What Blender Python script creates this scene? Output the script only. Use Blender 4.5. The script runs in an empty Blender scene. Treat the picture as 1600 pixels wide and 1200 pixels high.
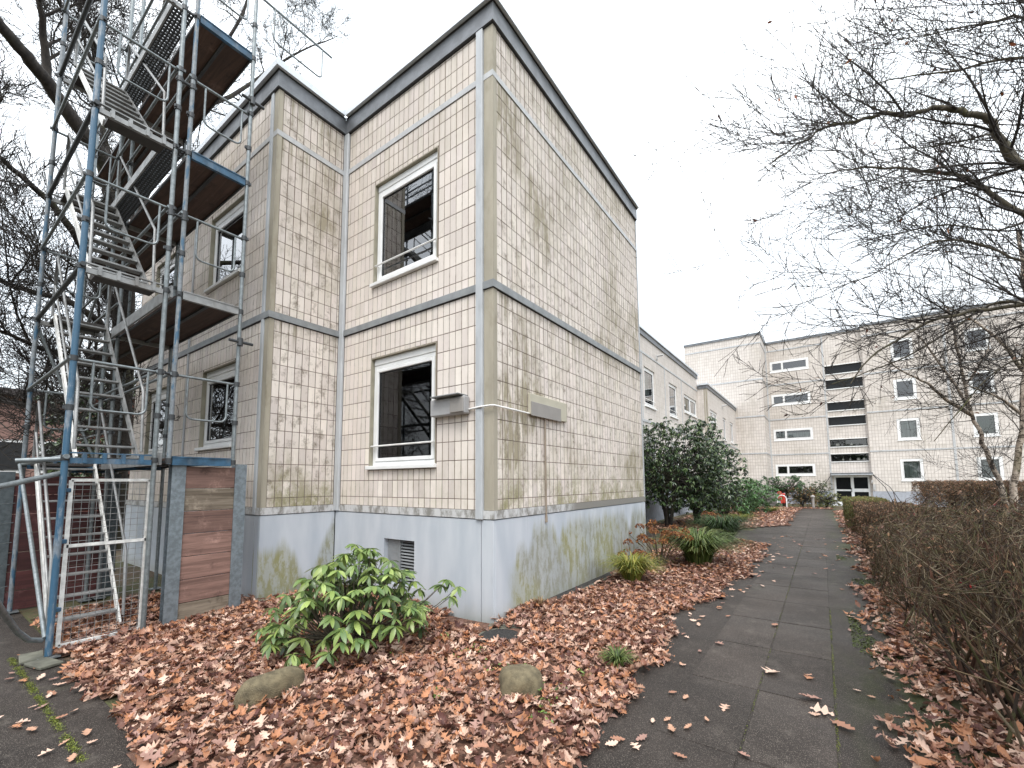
import bpy, math, random
import numpy as np
from mathutils import Vector, Matrix
import mathutils.noise as mnoise

rad = math.radians
random.seed(7)
RNG = np.random.default_rng(7)
SC = bpy.context.scene
COL = SC.collection

# ------------------------------------------------------------------ camera
CAMPOS = Vector((3.1443, -4.031, 0.4347))
cam_d = bpy.data.cameras.new('camera')
cam = bpy.data.objects.new('camera', cam_d)
COL.objects.link(cam)
R_ = Vector((0.81497302, 0.57946274, -0.00647365))
U_ = Vector((0.05733806, -0.06951553, 0.99593169))
F_ = Vector((-0.57665529, 0.81202865, 0.08987855))
m = Matrix.Identity(4)
for i in range(3):
    m[i][0] = R_[i]; m[i][1] = U_[i]; m[i][2] = -F_[i]; m[i][3] = CAMPOS[i]
cam.matrix_world = m
cam_d.sensor_fit = 'HORIZONTAL'
cam_d.sensor_width = 36.0
cam_d.lens = 677.5014 / 1600 * 36.0
cam_d.shift_x = -(801.0881 - 800) / 1600
cam_d.shift_y = (691.6587 - 600) / 1600
cam_d.clip_start = 0.05
cam_d.clip_end = 1500
SC.camera = cam

# ------------------------------------------------------------------ sky, sun, exposure
SUN_EL, SUN_AZ = rad(58), rad(150)
world = bpy.data.worlds.new('World')
SC.world = world
world.use_nodes = True
wn = world.node_tree.nodes; wl = world.node_tree.links
wn.clear()
w_out = wn.new('ShaderNodeOutputWorld')
w_bg = wn.new('ShaderNodeBackground')
w_bg2 = wn.new('ShaderNodeBackground')
w_add = wn.new('ShaderNodeAddShader')
w_sky = wn.new('ShaderNodeTexSky')
w_sky.sky_type = 'NISHITA'
w_sky.sun_disc = False
w_sky.sun_elevation = SUN_EL
w_sky.sun_rotation = SUN_AZ
w_sky.air_density = 1.0; w_sky.dust_density = 4.0
w_bg.inputs['Strength'].default_value = 0.05
wl.new(w_sky.outputs[0], w_bg.inputs['Color'])
# closed cloud deck: brighter to the zenith as an overcast sky is, with faint cloud shapes
w_tc = wn.new('ShaderNodeTexCoord')
w_sep = wn.new('ShaderNodeSeparateXYZ')
wl.new(w_tc.outputs['Generated'], w_sep.inputs[0])
w_map = wn.new('ShaderNodeMapping')
w_map.inputs['Scale'].default_value = (1.3, 1.3, 3.2)
wl.new(w_tc.outputs['Generated'], w_map.inputs[0])
w_noise = wn.new('ShaderNodeTexNoise')
w_noise.inputs['Scale'].default_value = 1.7
w_noise.inputs['Detail'].default_value = 5
w_noise.inputs['Roughness'].default_value = 0.5
wl.new(w_map.outputs[0], w_noise.inputs['Vector'])
w_ramp = wn.new('ShaderNodeValToRGB')
w_ramp.color_ramp.elements[0].position = 0.32
w_ramp.color_ramp.elements[0].color = (0.82, 0.885, 0.93, 1)
w_ramp.color_ramp.elements[1].position = 0.62
w_ramp.color_ramp.elements[1].color = (0.97, 0.995, 1.0, 1)
wl.new(w_noise.outputs[0], w_ramp.inputs[0])
w_m1 = wn.new('ShaderNodeMath'); w_m1.operation = 'MAXIMUM'; w_m1.inputs[1].default_value = 0.0
wl.new(w_sep.outputs[2], w_m1.inputs[0])
w_m2 = wn.new('ShaderNodeMath'); w_m2.operation = 'MULTIPLY_ADD'
w_m2.inputs[1].default_value = 1.5; w_m2.inputs[2].default_value = 0.68
wl.new(w_m1.outputs[0], w_m2.inputs[0])
wl.new(w_ramp.outputs[0], w_bg2.inputs['Color'])
wl.new(w_m2.outputs[0], w_bg2.inputs['Strength'])
wl.new(w_bg.outputs[0], w_add.inputs[0]); wl.new(w_bg2.outputs[0], w_add.inputs[1])
wl.new(w_add.outputs[0], w_out.inputs['Surface'])

sun_d = bpy.data.lights.new('sun', 'SUN')
sun = bpy.data.objects.new('sun', sun_d); COL.objects.link(sun)
sun_d.energy = 1.5
sun_d.angle = rad(22)
sun_d.color = (1.0, 0.97, 0.93)
# light comes from behind the camera, a little from the right, high up
sd = Vector((math.sin(SUN_AZ) * math.cos(SUN_EL), math.cos(SUN_AZ) * math.cos(SUN_EL), math.sin(SUN_EL)))
sun.rotation_euler = sd.to_track_quat('Z', 'Y').to_euler()
sun.location = (0, -10, 30)

SC.view_settings.view_transform = 'Standard'
SC.view_settings.look = 'None'
SC.view_settings.exposure = 0.40
SC.view_settings.gamma = 1.0
SC.view_settings.use_curve_mapping = False
SC.cycles.max_bounces = 6
SC.cycles.transparent_max_bounces = 12
try:
    SC.cycles.use_denoising = True
except Exception:
    pass

# ------------------------------------------------------------------ helpers
def tag(o, label=None, cat=None, group=None, kind=None):
    if label: o['label'] = label
    if cat: o['category'] = cat
    if group: o['group'] = group
    if kind: o['kind'] = kind
    return o

def empty(name, loc=(0, 0, 0), rz=0.0, **k):
    o = bpy.data.objects.new(name, None)
    COL.objects.link(o)
    o.location = loc
    o.rotation_euler = (0, 0, rz)
    o.empty_display_size = 0.1
    return tag(o, **k)

def link(name, me, parent=None, loc=None, rot=None, scale=None):
    o = bpy.data.objects.new(name, me)
    COL.objects.link(o)
    if parent is not None: o.parent = parent
    if loc is not None: o.location = loc
    if rot is not None: o.rotation_euler = rot
    if scale is not None: o.scale = scale
    return o

def np_mesh(name, V, loops, starts, totals, mat, smooth=False, cols=None, matidx=None):
    me = bpy.data.meshes.new(name)
    V = np.asarray(V, np.float32)
    me.vertices.add(len(V)); me.vertices.foreach_set('co', V.ravel())
    loops = np.asarray(loops, np.int32)
    me.loops.add(len(loops)); me.loops.foreach_set('vertex_index', loops)
    me.polygons.add(len(starts))
    me.polygons.foreach_set('loop_start', np.asarray(starts, np.int32))
    try:
        me.polygons.foreach_set('loop_total', np.asarray(totals, np.int32))
    except Exception:
        pass
    if isinstance(mat, (list, tuple)):
        for q in mat: me.materials.append(q)
    elif mat is not None:
        me.materials.append(mat)
    if matidx is not None:
        me.polygons.foreach_set('material_index', np.asarray(matidx, np.int32))
    if smooth:
        me.polygons.foreach_set('use_smooth', np.ones(len(starts), bool))
    me.update(calc_edges=True)
    if cols is not None:
        a = me.attributes.new('Col', 'FLOAT_COLOR', 'FACE')
        a.data.foreach_set('color', np.asarray(cols, np.float32).ravel())
    me.validate()
    return me

class MB:
    """collects boxes, tubes and prisms and links them as ONE mesh"""
    def __init__(s):
        s.v = []; s.f = []; s.c = []; s.sm = []; s.cur = (1, 1, 1, 1)
    def add(s, vs, fs, smooth=False):
        n = len(s.v); s.v.extend(vs)
        for f in fs:
            s.f.append([i + n for i in f]); s.c.append(s.cur); s.sm.append(smooth)
        return s
    def box(s, x0, x1, y0, y1, z0, z1):
        if x1 < x0: x0, x1 = x1, x0
        if y1 < y0: y0, y1 = y1, y0
        if z1 < z0: z0, z1 = z1, z0
        vs = [(x0, y0, z0), (x1, y0, z0), (x1, y1, z0), (x0, y1, z0), (x0, y0, z1), (x1, y0, z1), (x1, y1, z1), (x0, y1, z1)]
        return s.add(vs, [(0, 3, 2, 1), (4, 5, 6, 7), (0, 1, 5, 4), (1, 2, 6, 5), (2, 3, 7, 6), (3, 0, 4, 7)])
    def cbox(s, x0, x1, y0, y1, z0, z1, b):
        """box with chamfered edges"""
        if x1 < x0: x0, x1 = x1, x0
        if y1 < y0: y0, y1 = y1, y0
        if z1 < z0: z0, z1 = z1, z0
        b = min(b, (x1 - x0) * .45, (y1 - y0) * .45, (z1 - z0) * .45)
        X = (x0, x1); Y = (y0, y1); Z = (z0, z1)
        vs = []; idx = {}
        for i in (0, 1):
            for j in (0, 1):
                for k in (0, 1):
                    sx, sy, sz = (b, -b)[i], (b, -b)[j], (b, -b)[k]
                    idx[i, j, k, 0] = len(vs); vs.append((X[i], Y[j] + sy, Z[k] + sz))
                    idx[i, j, k, 1] = len(vs); vs.append((X[i] + sx, Y[j], Z[k] + sz))
                    idx[i, j, k, 2] = len(vs); vs.append((X[i] + sx, Y[j] + sy, Z[k]))
        fs = []
        def q(a, bb, c, d): fs.append([a, bb, c, d])
        for i in (0, 1):
            o = [idx[i, 0, 0, 0], idx[i, 1, 0, 0], idx[i, 1, 1, 0], idx[i, 0, 1, 0]]; fs.append(o if i else o[::-1])
            o = [idx[0, i, 0, 1], idx[0, i, 1, 1], idx[1, i, 1, 1], idx[1, i, 0, 1]]; fs.append(o if i else o[::-1])
            o = [idx[0, 0, i, 2], idx[1, 0, i, 2], idx[1, 1, i, 2], idx[0, 1, i, 2]]; fs.append(o if i else o[::-1])
        for i in (0, 1):
            for j in (0, 1):
                o = [idx[i, j, 0, 0], idx[i, j, 0, 1], idx[i, j, 1, 1], idx[i, j, 1, 0]]; fs.append(o if (i == j) is False else o[::-1])
                o = [idx[i, 0, j, 0], idx[i, 0, j, 2], idx[i, 1, j, 2], idx[i, 1, j, 0]]; fs.append(o if (i == j) else o[::-1])
                o = [idx[0, i, j, 1], idx[0, i, j, 2], idx[1, i, j, 2], idx[1, i, j, 1]]; fs.append(o if (i == j) is False else o[::-1])
                for k in (0, 1):
                    o = [idx[i, j, k, 0], idx[i, j, k, 1], idx[i, j, k, 2]]; fs.append(o if (i + j + k) % 2 else o[::-1])
        return s.add(vs, fs)
    def obox(s, c, ax, ay, az, hx, hy, hz):
        c, ax, ay, az = Vector(c), Vector(ax).normalized(), Vector(ay).normalized(), Vector(az).normalized()
        vs = []
        for k in (-1, 1):
            for (i, j) in ((-1, -1), (1, -1), (1, 1), (-1, 1)):
                vs.append(tuple(c + ax * i * hx + ay * j * hy + az * k * hz))
        return s.add(vs, [(0, 3, 2, 1), (4, 5, 6, 7), (0, 1, 5, 4), (1, 2, 6, 5), (2, 3, 7, 6), (3, 0, 4, 7)])
    def bar(s, p0, p1, w, h, up=(0, 0, 1)):
        p0, p1 = Vector(p0), Vector(p1); d = p1 - p0
        u = Vector(up); sd_ = d.cross(u)
        if sd_.length < 1e-6: sd_ = Vector((1, 0, 0))
        u = sd_.cross(d)
        return s.obox((p0 + p1) / 2, d, sd_, u, d.length / 2, w / 2, h / 2)
    def tube(s, pts, r, n=8, caps=True, smooth=True):
        pts = [Vector(p) for p in pts]
        rs = r if isinstance(r, (list, tuple)) else [r] * len(pts)
        vs = []; fs = []
        prev = None
        for i, p in enumerate(pts):
            a = pts[max(i - 1, 0)]; b = pts[min(i + 1, len(pts) - 1)]
            d = (b - a)
            if d.length < 1e-9: d = Vector((0, 0, 1))
            d.normalize()
            if prev is None:
                t = Vector((0, 0, 1)) if abs(d.z) < .9 else Vector((1, 0, 0))
                u = d.cross(t).normalized()
            else:
                u = (prev - d * prev.dot(d))
                if u.length < 1e-6: u = d.cross(Vector((0, 0, 1)))
                u.normalize()
            prev = u
            w = d.cross(u)
            for k in range(n):
                a_ = 2 * math.pi * k / n
                vs.append(tuple(p + (u * math.cos(a_) + w * math.sin(a_)) * rs[i]))
        for i in range(len(pts) - 1):
            for k in range(n):
                a_ = i * n + k; b_ = i * n + (k + 1) % n
                fs.append((a_, b_, b_ + n, a_ + n))
        s.add(vs, fs, smooth)
        if caps:
            s.add([vs[k] for k in range(n)], [tuple(range(n))[::-1]])
            s.add(vs[-n:], [tuple(range(n))])
        return s
    def mesh(s, name, mat):
        tot = [len(f) for f in s.f]
        st = np.concatenate([[0], np.cumsum(tot)[:-1]]) if tot else []
        loops = [i for f in s.f for i in f]
        me = np_mesh(name, s.v, loops, st, tot, mat, cols=s.c)
        me.polygons.foreach_set('use_smooth', np.array(s.sm, bool))
        return me
    def build(s, name, mat, parent=None, loc=None):
        return link(name, s.mesh(name, mat), parent, loc)

def boxes(name, mat, parent, lst, fx=None):
    for q in lst:
        b = MB(); b.box(*q); o = b.build(name, mat, parent)
        if fx: fx(parent, o)
def BX(name, mat, parent, *boxes, bev=0.0):
    b = MB()
    for q in boxes:
        if bev: b.cbox(*q, bev)
        else: b.box(*q)
    return b.build(name, mat, parent)

def seg_mesh(name, P0, P1, R0, R1, n, mat, cols=None):
    """many tapered prisms at once"""
    P0 = np.asarray(P0, np.float64); P1 = np.asarray(P1, np.float64)
    R0 = np.asarray(R0)[:, None, None]; R1 = np.asarray(R1)[:, None, None]
    d = P1 - P0; L = np.linalg.norm(d, axis=1, keepdims=True); d = d / np.maximum(L, 1e-9)
    P1 = P1 + d * np.minimum(R1[:, 0], L * .3)
    t = np.where(np.abs(d[:, 2:3]) < .9, np.array([[0, 0, 1.]]), np.array([[1., 0, 0]]))
    u = np.cross(d, t); u /= np.linalg.norm(u, axis=1, keepdims=True)
    w = np.cross(d, u)
    a = np.arange(n) * 2 * np.pi / n
    ring = u[:, None, :] * np.cos(a)[None, :, None] + w[:, None, :] * np.sin(a)[None, :, None]
    V = np.concatenate([P0[:, None] + ring * R0, P1[:, None] + ring * R1], axis=1).reshape(-1, 3)
    N = len(P0)
    k = np.arange(n); k2 = (k + 1) % n
    f = np.stack([k, k2, k2 + n, k + n], 1)
    F = (f[None] + (np.arange(N) * 2 * n)[:, None, None]).reshape(-1, 4)
    if cols is not None: cols = np.repeat(cols, n, axis=0)
    return np_mesh(name, V, F.ravel(), np.arange(len(F)) * 4, np.full(len(F), 4), mat, smooth=True, cols=cols)

# ------------------------------------------------------------------ materials
def new_mat(name):
    mt = bpy.data.materials.new(name); mt.use_nodes = True
    nt = mt.node_tree
    return mt, nt, nt.nodes, nt.links, nt.nodes['Principled BSDF']

def nd(nodes, t, **k):
    n = nodes.new(t)
    for a, b in k.items():
        if a.startswith('_'): setattr(n, a[1:], b)
        else: n.inputs[a.replace('__', ' ')].default_value = b
    return n

def mth(nt, op, a, b=None, c=None):
    n = nt.nodes.new('ShaderNodeMath'); n.operation = op
    for i, v in enumerate((a, b, c)):
        if v is None: continue
        if isinstance(v, (int, float)): n.inputs[i].default_value = v
        else: nt.links.new(v, n.inputs[i])
    return n.outputs[0]

def mixc(nt, f, a, b, mode='MIX'):
    n = nt.nodes.new('ShaderNodeMix'); n.data_type = 'RGBA'; n.blend_type = mode
    for i, v in ((0, f), (6, a), (7, b)):
        if isinstance(v, (int, float)): n.inputs[i].default_value = v
        elif isinstance(v, tuple): n.inputs[i].default_value = v if len(v) == 4 else v + (1,)
        else: nt.links.new(v, n.inputs[i])
    return n.outputs[2]

def pos(nt, scale=(1, 1, 1), loc=(0, 0, 0)):
    g = nt.nodes.new('ShaderNodeNewGeometry')
    mp = nt.nodes.new('ShaderNodeMapping')
    mp.inputs['Scale'].default_value = scale; mp.inputs['Location'].default_value = loc
    nt.links.new(g.outputs['Position'], mp.inputs[0])
    return mp.outputs[0]

def noise(nt, vec, scale, detail=3, rough=.55, dist=0.0):
    n = nt.nodes.new('ShaderNodeTexNoise')
    n.inputs['Scale'].default_value = scale; n.inputs['Detail'].default_value = detail
    n.inputs['Roughness'].default_value = rough; n.inputs['Distortion'].default_value = dist
    nt.links.new(vec, n.inputs['Vector'])
    return n.outputs[0]

def smooth(nt, v, lo, hi):
    n = nt.nodes.new('ShaderNodeMapRange'); n.interpolation_type = 'SMOOTHSTEP'
    n.inputs[1].default_value = lo; n.inputs[2].default_value = hi
    nt.links.new(v, n.inputs[0])
    return n.outputs[0]

def bump(nt, bs, h, strength=.3, dist=.01):
    b = nt.nodes.new('ShaderNodeBump'); b.inputs['Strength'].default_value = strength
    b.inputs['Distance'].default_value = dist
    nt.links.new(h, b.inputs['Height']); nt.links.new(b.outputs[0], bs.inputs['Normal'])

def simple(name, col, rough=.6, metal=0.0, var=.12, nscale=6.0, bmp=.15, bd=.004, spec=.5, dirt=None, stretch=(1, 1, 1)):
    mt, nt, N, L, bs = new_mat(name)
    p = pos(nt, stretch)
    f = noise(nt, p, nscale, 5)
    a = tuple(max(0, c * (1 - var)) for c in col); b = tuple(min(1, c * (1 + var)) for c in col)
    c = mixc(nt, smooth(nt, f, .3, .7), a, b)
    if dirt:
        g = noise(nt, pos(nt, (1, 1, .45)), 3.2, 6, .65)
        c = mixc(nt, mth(nt, 'MULTIPLY', smooth(nt, g, .5, .75), dirt[1]), c, dirt[0])
    L.new(c, bs.inputs['Base Color'])
    bs.inputs['Roughness'].default_value = rough; bs.inputs['Metallic'].default_value = metal
    bs.inputs['Specular IOR Level'].default_value = spec
    if bmp: bump(nt, bs, noise(nt, p, nscale * 8, 4), bmp, bd)
    return mt

def attr_mat(name, rough=.6, trans=0.0, spec=.5, backtint=None, bmp=0, gloss_var=False):
    """colour from the face attribute Col"""
    mt, nt, N, L, bs = new_mat(name)
    a = N.new('ShaderNodeAttribute'); a.attribute_name = 'Col'
    c = a.outputs['Color']
    L.new(c, bs.inputs['Base Color'])
    bs.inputs['Roughness'].default_value = rough
    bs.inputs['Specular IOR Level'].default_value = spec
    if bmp: bump(nt, bs, noise(nt, pos(nt), 60, 3), bmp, .003)
    if trans:
        t = N.new('ShaderNodeBsdfTranslucent'); L.new(c, t.inputs[0])
        mx = N.new('ShaderNodeMixShader'); mx.inputs[0].default_value = trans
        L.new(bs.outputs[0], mx.inputs[1]); L.new(t.outputs[0], mx.inputs[2])
        L.new(mx.outputs[0], nt.nodes['Material Output'].inputs[0])
    return mt

def wall_grime(nt, c, amount_side, amount_front, algae=.8):
    """weather stains: brown streaks, green growth low down, more on the wall that faces +x"""
    g = nt.nodes.new('ShaderNodeNewGeometry')
    sn = nt.nodes.new('ShaderNodeSeparateXYZ'); nt.links.new(g.outputs['Normal'], sn.inputs[0])
    sp = nt.nodes.new('ShaderNodeSeparateXYZ'); nt.links.new(g.outputs['Position'], sp.inputs[0])
    side = smooth(nt, sn.outputs[0], .4, .7)
    amt = mth(nt, 'ADD', mth(nt, 'MULTIPLY', side, amount_side - amount_front), amount_front)
    n1 = noise(nt, pos(nt, (1, 1, .8), (3.1, 0, 0)), .62, 6, .6)
    n2 = noise(nt, pos(nt, (3.0, 3.0, .8)), 2.2, 7, .7)
    m1 = smooth(nt, n1, .46, .66)
    m2 = smooth(nt, n2, .34, .62)
    grime = mth(nt, 'MULTIPLY', mth(nt, 'MULTIPLY', m1, m2), amt)
    c = mixc(nt, mth(nt, 'MINIMUM', grime, .8), c, (.25, .22, .13))
    # overall fine soot speckle
    n3 = noise(nt, pos(nt, (1, 1, .8)), 7, 8, .75)
    c = mixc(nt, mth(nt, 'MULTIPLY', mth(nt, 'MULTIPLY', smooth(nt, n3, .48, .72), amt), .8), c, (.16, .13, .09))
    # soot film, heavier high on the wall where rain does not wash it
    hi = smooth(nt, sp.outputs[2], 2.2, 5.4)
    n5 = noise(nt, pos(nt, (1, 1, .6)), 1.0, 5, .6)
    c = mixc(nt, mth(nt, 'MULTIPLY', mth(nt, 'MULTIPLY', hi, mth(nt, 'MULTIPLY_ADD', smooth(nt, n5, .3, .7), .6, .4)), .30), c, (.30, .255, .21))
    # drips below the bands
    st = noise(nt, pos(nt, (9, 9, .35)), 1.5, 6, .7)
    for zb in (2.8, 5.6, 6.34):
        dz = mth(nt, 'SUBTRACT', zb, sp.outputs[2])
        fall = mth(nt, 'MULTIPLY', mth(nt, 'GREATER_THAN', dz, 0.0), mth(nt, 'SUBTRACT', 1.0, smooth(nt, dz, .02, .75)))
        c = mixc(nt, mth(nt, 'MULTIPLY', mth(nt, 'MULTIPLY', fall, smooth(nt, st, .46, .66)), mth(nt, 'MULTIPLY_ADD', amt, .6, .14)), c, (.20, .175, .10))
    # algae near the ledge
    z = sp.outputs[2]
    low = mth(nt, 'SUBTRACT', 1.0, smooth(nt, z, .1, .95))
    n4 = noise(nt, pos(nt, (1.2, 1.2, .9)), 2.6, 9, .78)
    al = mth(nt, 'MULTIPLY', mth(nt, 'MULTIPLY', low, smooth(nt, n4, .42, .62)), algae)
    al = mth(nt, 'MULTIPLY', al, mth(nt, 'ADD', mth(nt, 'MULTIPLY', side, .8), .2))
    c = mixc(nt, al, c, (.235, .225, .10))
    return c

def make_tile_mat():
    mt, nt, N, L, bs = new_mat('fluted_tile')
    a = N.new('ShaderNodeAttribute'); a.attribute_name = 'Col'
    oi = N.new('ShaderNodeObjectInfo')
    r = mth(nt, 'ADD', mth(nt, 'MULTIPLY', oi.outputs['Random'], .12), .94)
    base = mixc(nt, 1.0, a.outputs['Color'], (.735, .672, .622), 'MULTIPLY')
    rr = N.new('ShaderNodeCombineColor')
    for i in range(3): L.new(r, rr.inputs[i])
    base = mixc(nt, 1.0, base, rr.outputs[0], 'MULTIPLY')
    fl = noise(nt, pos(nt, (1, 1, .03)), 42, 3, .6)
    base = mixc(nt, mth(nt, 'MULTIPLY', smooth(nt, fl, .45, .7), .08), base, (.42, .33, .29))
    c = wall_grime(nt, base, 1.08, .13)
    L.new(c, bs.inputs['Base Color'])
    bs.inputs['Roughness'].default_value = .62
    bs.inputs['Specular IOR Level'].default_value = .3
    h = noise(nt, pos(nt, (1, 1, .04)), 70, 3, .5)
    bump(nt, bs, h, .2, .002)
    return mt

def make_grid_wall(name, pu, pv, zoff, base, joint, jw=.011, side=.25, front=.2, soff=0.0, js=.8):
    """far tiled wall: tile grid too small to pick apart"""
    mt, nt, N, L, bs = new_mat(name)
    g = N.new('ShaderNodeNewGeometry')
    s = N.new('ShaderNodeSeparateXYZ'); L.new(g.outputs['Position'], s.inputs[0])
    u = mth(nt, 'ADD', mth(nt, 'ADD', s.outputs[0], s.outputs[1]), 100 + soff)
    v = mth(nt, 'ADD', s.outputs[2], 100 - zoff)
    fu = mth(nt, 'FRACT', mth(nt, 'DIVIDE', u, pu)); fv = mth(nt, 'FRACT', mth(nt, 'DIVIDE', v, pv))
    ju = mth(nt, 'LESS_THAN', fu, jw / pu); jv = mth(nt, 'LESS_THAN', fv, jw / pv)
    j = mth(nt, 'MAXIMUM', ju, jv)
    wn_ = N.new('ShaderNodeTexWhiteNoise'); wn_.noise_dimensions = '2D'
    cb = N.new('ShaderNodeCombineXYZ')
    L.new(mth(nt, 'FLOOR', mth(nt, 'DIVIDE', u, pu)), cb.inputs[0]); L.new(mth(nt, 'FLOOR', mth(nt, 'DIVIDE', v, pv)), cb.inputs[1])
    L.new(cb.outputs[0], wn_.inputs['Vector'])
    c = mixc(nt, wn_.outputs['Value'], tuple(x * .93 for x in base), tuple(min(1, x * 1.06) for x in base))
    c = wall_grime(nt, c, side, front, .15)
    c = mixc(nt, mth(nt, 'MULTIPLY', j, js), c, joint)
    L.new(c, bs.inputs['Base Color'])
    bs.inputs['Roughness'].default_value = .6
    bump(nt, bs, mth(nt, 'SUBTRACT', 1.0, j), .5, .004)
    return mt

def make_plinth_mat():
    mt, nt, N, L, bs = new_mat('painted_plinth_concrete')
    g = N.new('ShaderNodeNewGeometry')
    sp = N.new('ShaderNodeSeparateXYZ'); L.new(g.outputs['Position'], sp.inputs[0])
    sn = N.new('ShaderNodeSeparateXYZ'); L.new(g.outputs['Normal'], sn.inputs[0])
    side = smooth(nt, sn.outputs[0], .4, .7)
    c = mixc(nt, smooth(nt, noise(nt, pos(nt, (1, 1, .25)), 3.5, 5), .3, .7), (.43, .475, .53), (.53, .565, .61))
    st = noise(nt, pos(nt, (7, 7, .25)), 1.6, 5, .6)
    c = mixc(nt, mth(nt, 'MULTIPLY', smooth(nt, st, .58, .8), .35), c, (.30, .33, .36))
    # algae tongues growing up from the soil on the faces that look to +x
    s = mth(nt, 'ADD', sp.outputs[0], sp.outputs[1])
    cb = N.new('ShaderNodeCombineXYZ'); L.new(s, cb.inputs[0])
    hgt = noise(nt, cb.outputs[0], 1.5, 2, .5)
    line = mth(nt, 'MULTIPLY_ADD', mth(nt, 'SUBTRACT', hgt, .5), 3.4, -.36)
    line = mth(nt, 'ADD', line, mth(nt, 'MULTIPLY', smooth(nt, s, .9, 1.7), .42))
    line = mth(nt, 'ADD', mth(nt, 'MINIMUM', line, -.1), mth(nt, 'MULTIPLY', mth(nt, 'SUBTRACT', noise(nt, pos(nt, (14, 14, .3)), 1.5, 4, .6), .5), .35))
    d = mth(nt, 'SUBTRACT', line, sp.outputs[2])
    m = smooth(nt, d, -.06, .22)
    tex = noise(nt, pos(nt, (1, 1, .35)), 9, 8, .78)
    m = mth(nt, 'MULTIPLY', m, mth(nt, 'ADD', mth(nt, 'MULTIPLY', smooth(nt, tex, .42, .58), .55), .45))
    corner = smooth(nt, s, .22, .5)                   # the first half metre by the corner is clean
    back = mth(nt, 'LESS_THAN', sp.outputs[0], -2.0)
    m = mth(nt, 'MULTIPLY', m, mth(nt, 'MAXIMUM', corner, back))
    m = mth(nt, 'MULTIPLY', m, side)
    patch = noise(nt, pos(nt), 1.1, 3)
    gcol = mixc(nt, smooth(nt, patch, .42, .6), (.27, .275, .225), (.27, .265, .13))
    c = mixc(nt, m, c, gcol)
    foot = mth(nt, 'SUBTRACT', 1.0, smooth(nt, mth(nt, 'ADD', sp.outputs[2], mth(nt, 'MULTIPLY', noise(nt, pos(nt), 3, 4), .3)), -1.12, -.78))
    c = mixc(nt, mth(nt, 'MULTIPLY', foot, .55), c, (.30, .29, .22))
    L.new(c, bs.inputs['Base Color']); bs.inputs['Roughness'].default_value = .7
    bump(nt, bs, noise(nt, pos(nt), 60, 5), .12, .004)
    return mt

def make_ledge_mat():
    mt, nt, N, L, bs = new_mat('ledge_paint')
    c = mixc(nt, noise(nt, pos(nt), 8, 4), (.50, .51, .52), (.60, .60, .60))
    g = N.new('ShaderNodeNewGeometry')
    sp = N.new('ShaderNodeSeparateXYZ'); L.new(g.outputs['Position'], sp.inputs[0])
    s = mth(nt, 'ADD', sp.outputs[0], sp.outputs[1])
    far = mth(nt, 'MULTIPLY', smooth(nt, s, 1.7, 2.1), mth(nt, 'GREATER_THAN', sp.outputs[0], -.5))
    n = noise(nt, pos(nt, (1, 1, .5)), 9, 7, .7)
    m = mth(nt, 'MULTIPLY', smooth(nt, n, .42, .62), .75)
    m = mth(nt, 'MAXIMUM', m, mth(nt, 'MULTIPLY', far, .78))
    c = mixc(nt, m, c, (.13, .12, .095))
    L.new(c, bs.inputs['Base Color']); bs.inputs['Roughness'].default_value = .75
    bump(nt, bs, noise(nt, pos(nt), 50, 4), .2, .004)
    return mt

def make_glass(k=2.0, nm='window_glass'):
    mt, nt, N, L, bs = new_mat(nm)
    tr = N.new('ShaderNodeBsdfTransparent'); tr.inputs[0].default_value = (.72, .78, .76, 1)
    gl = N.new('ShaderNodeBsdfGlossy'); gl.inputs['Roughness'].default_value = .01
    gl.inputs[0].default_value = (.95, .97, 1, 1)
    fr = N.new('ShaderNodeFresnel'); fr.inputs[0].default_value = 1.7
    mx = N.new('ShaderNodeMixShader')
    L.new(mth(nt, 'MINIMUM', mth(nt, 'MULTIPLY', fr.outputs[0], k), 1.0), mx.inputs[0])
    L.new(tr.outputs[0], mx.inputs[1]); L.new(gl.outputs[0], mx.inputs[2])
    L.new(mx.outputs[0], N['Material Output'].inputs[0])
    return mt

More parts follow.
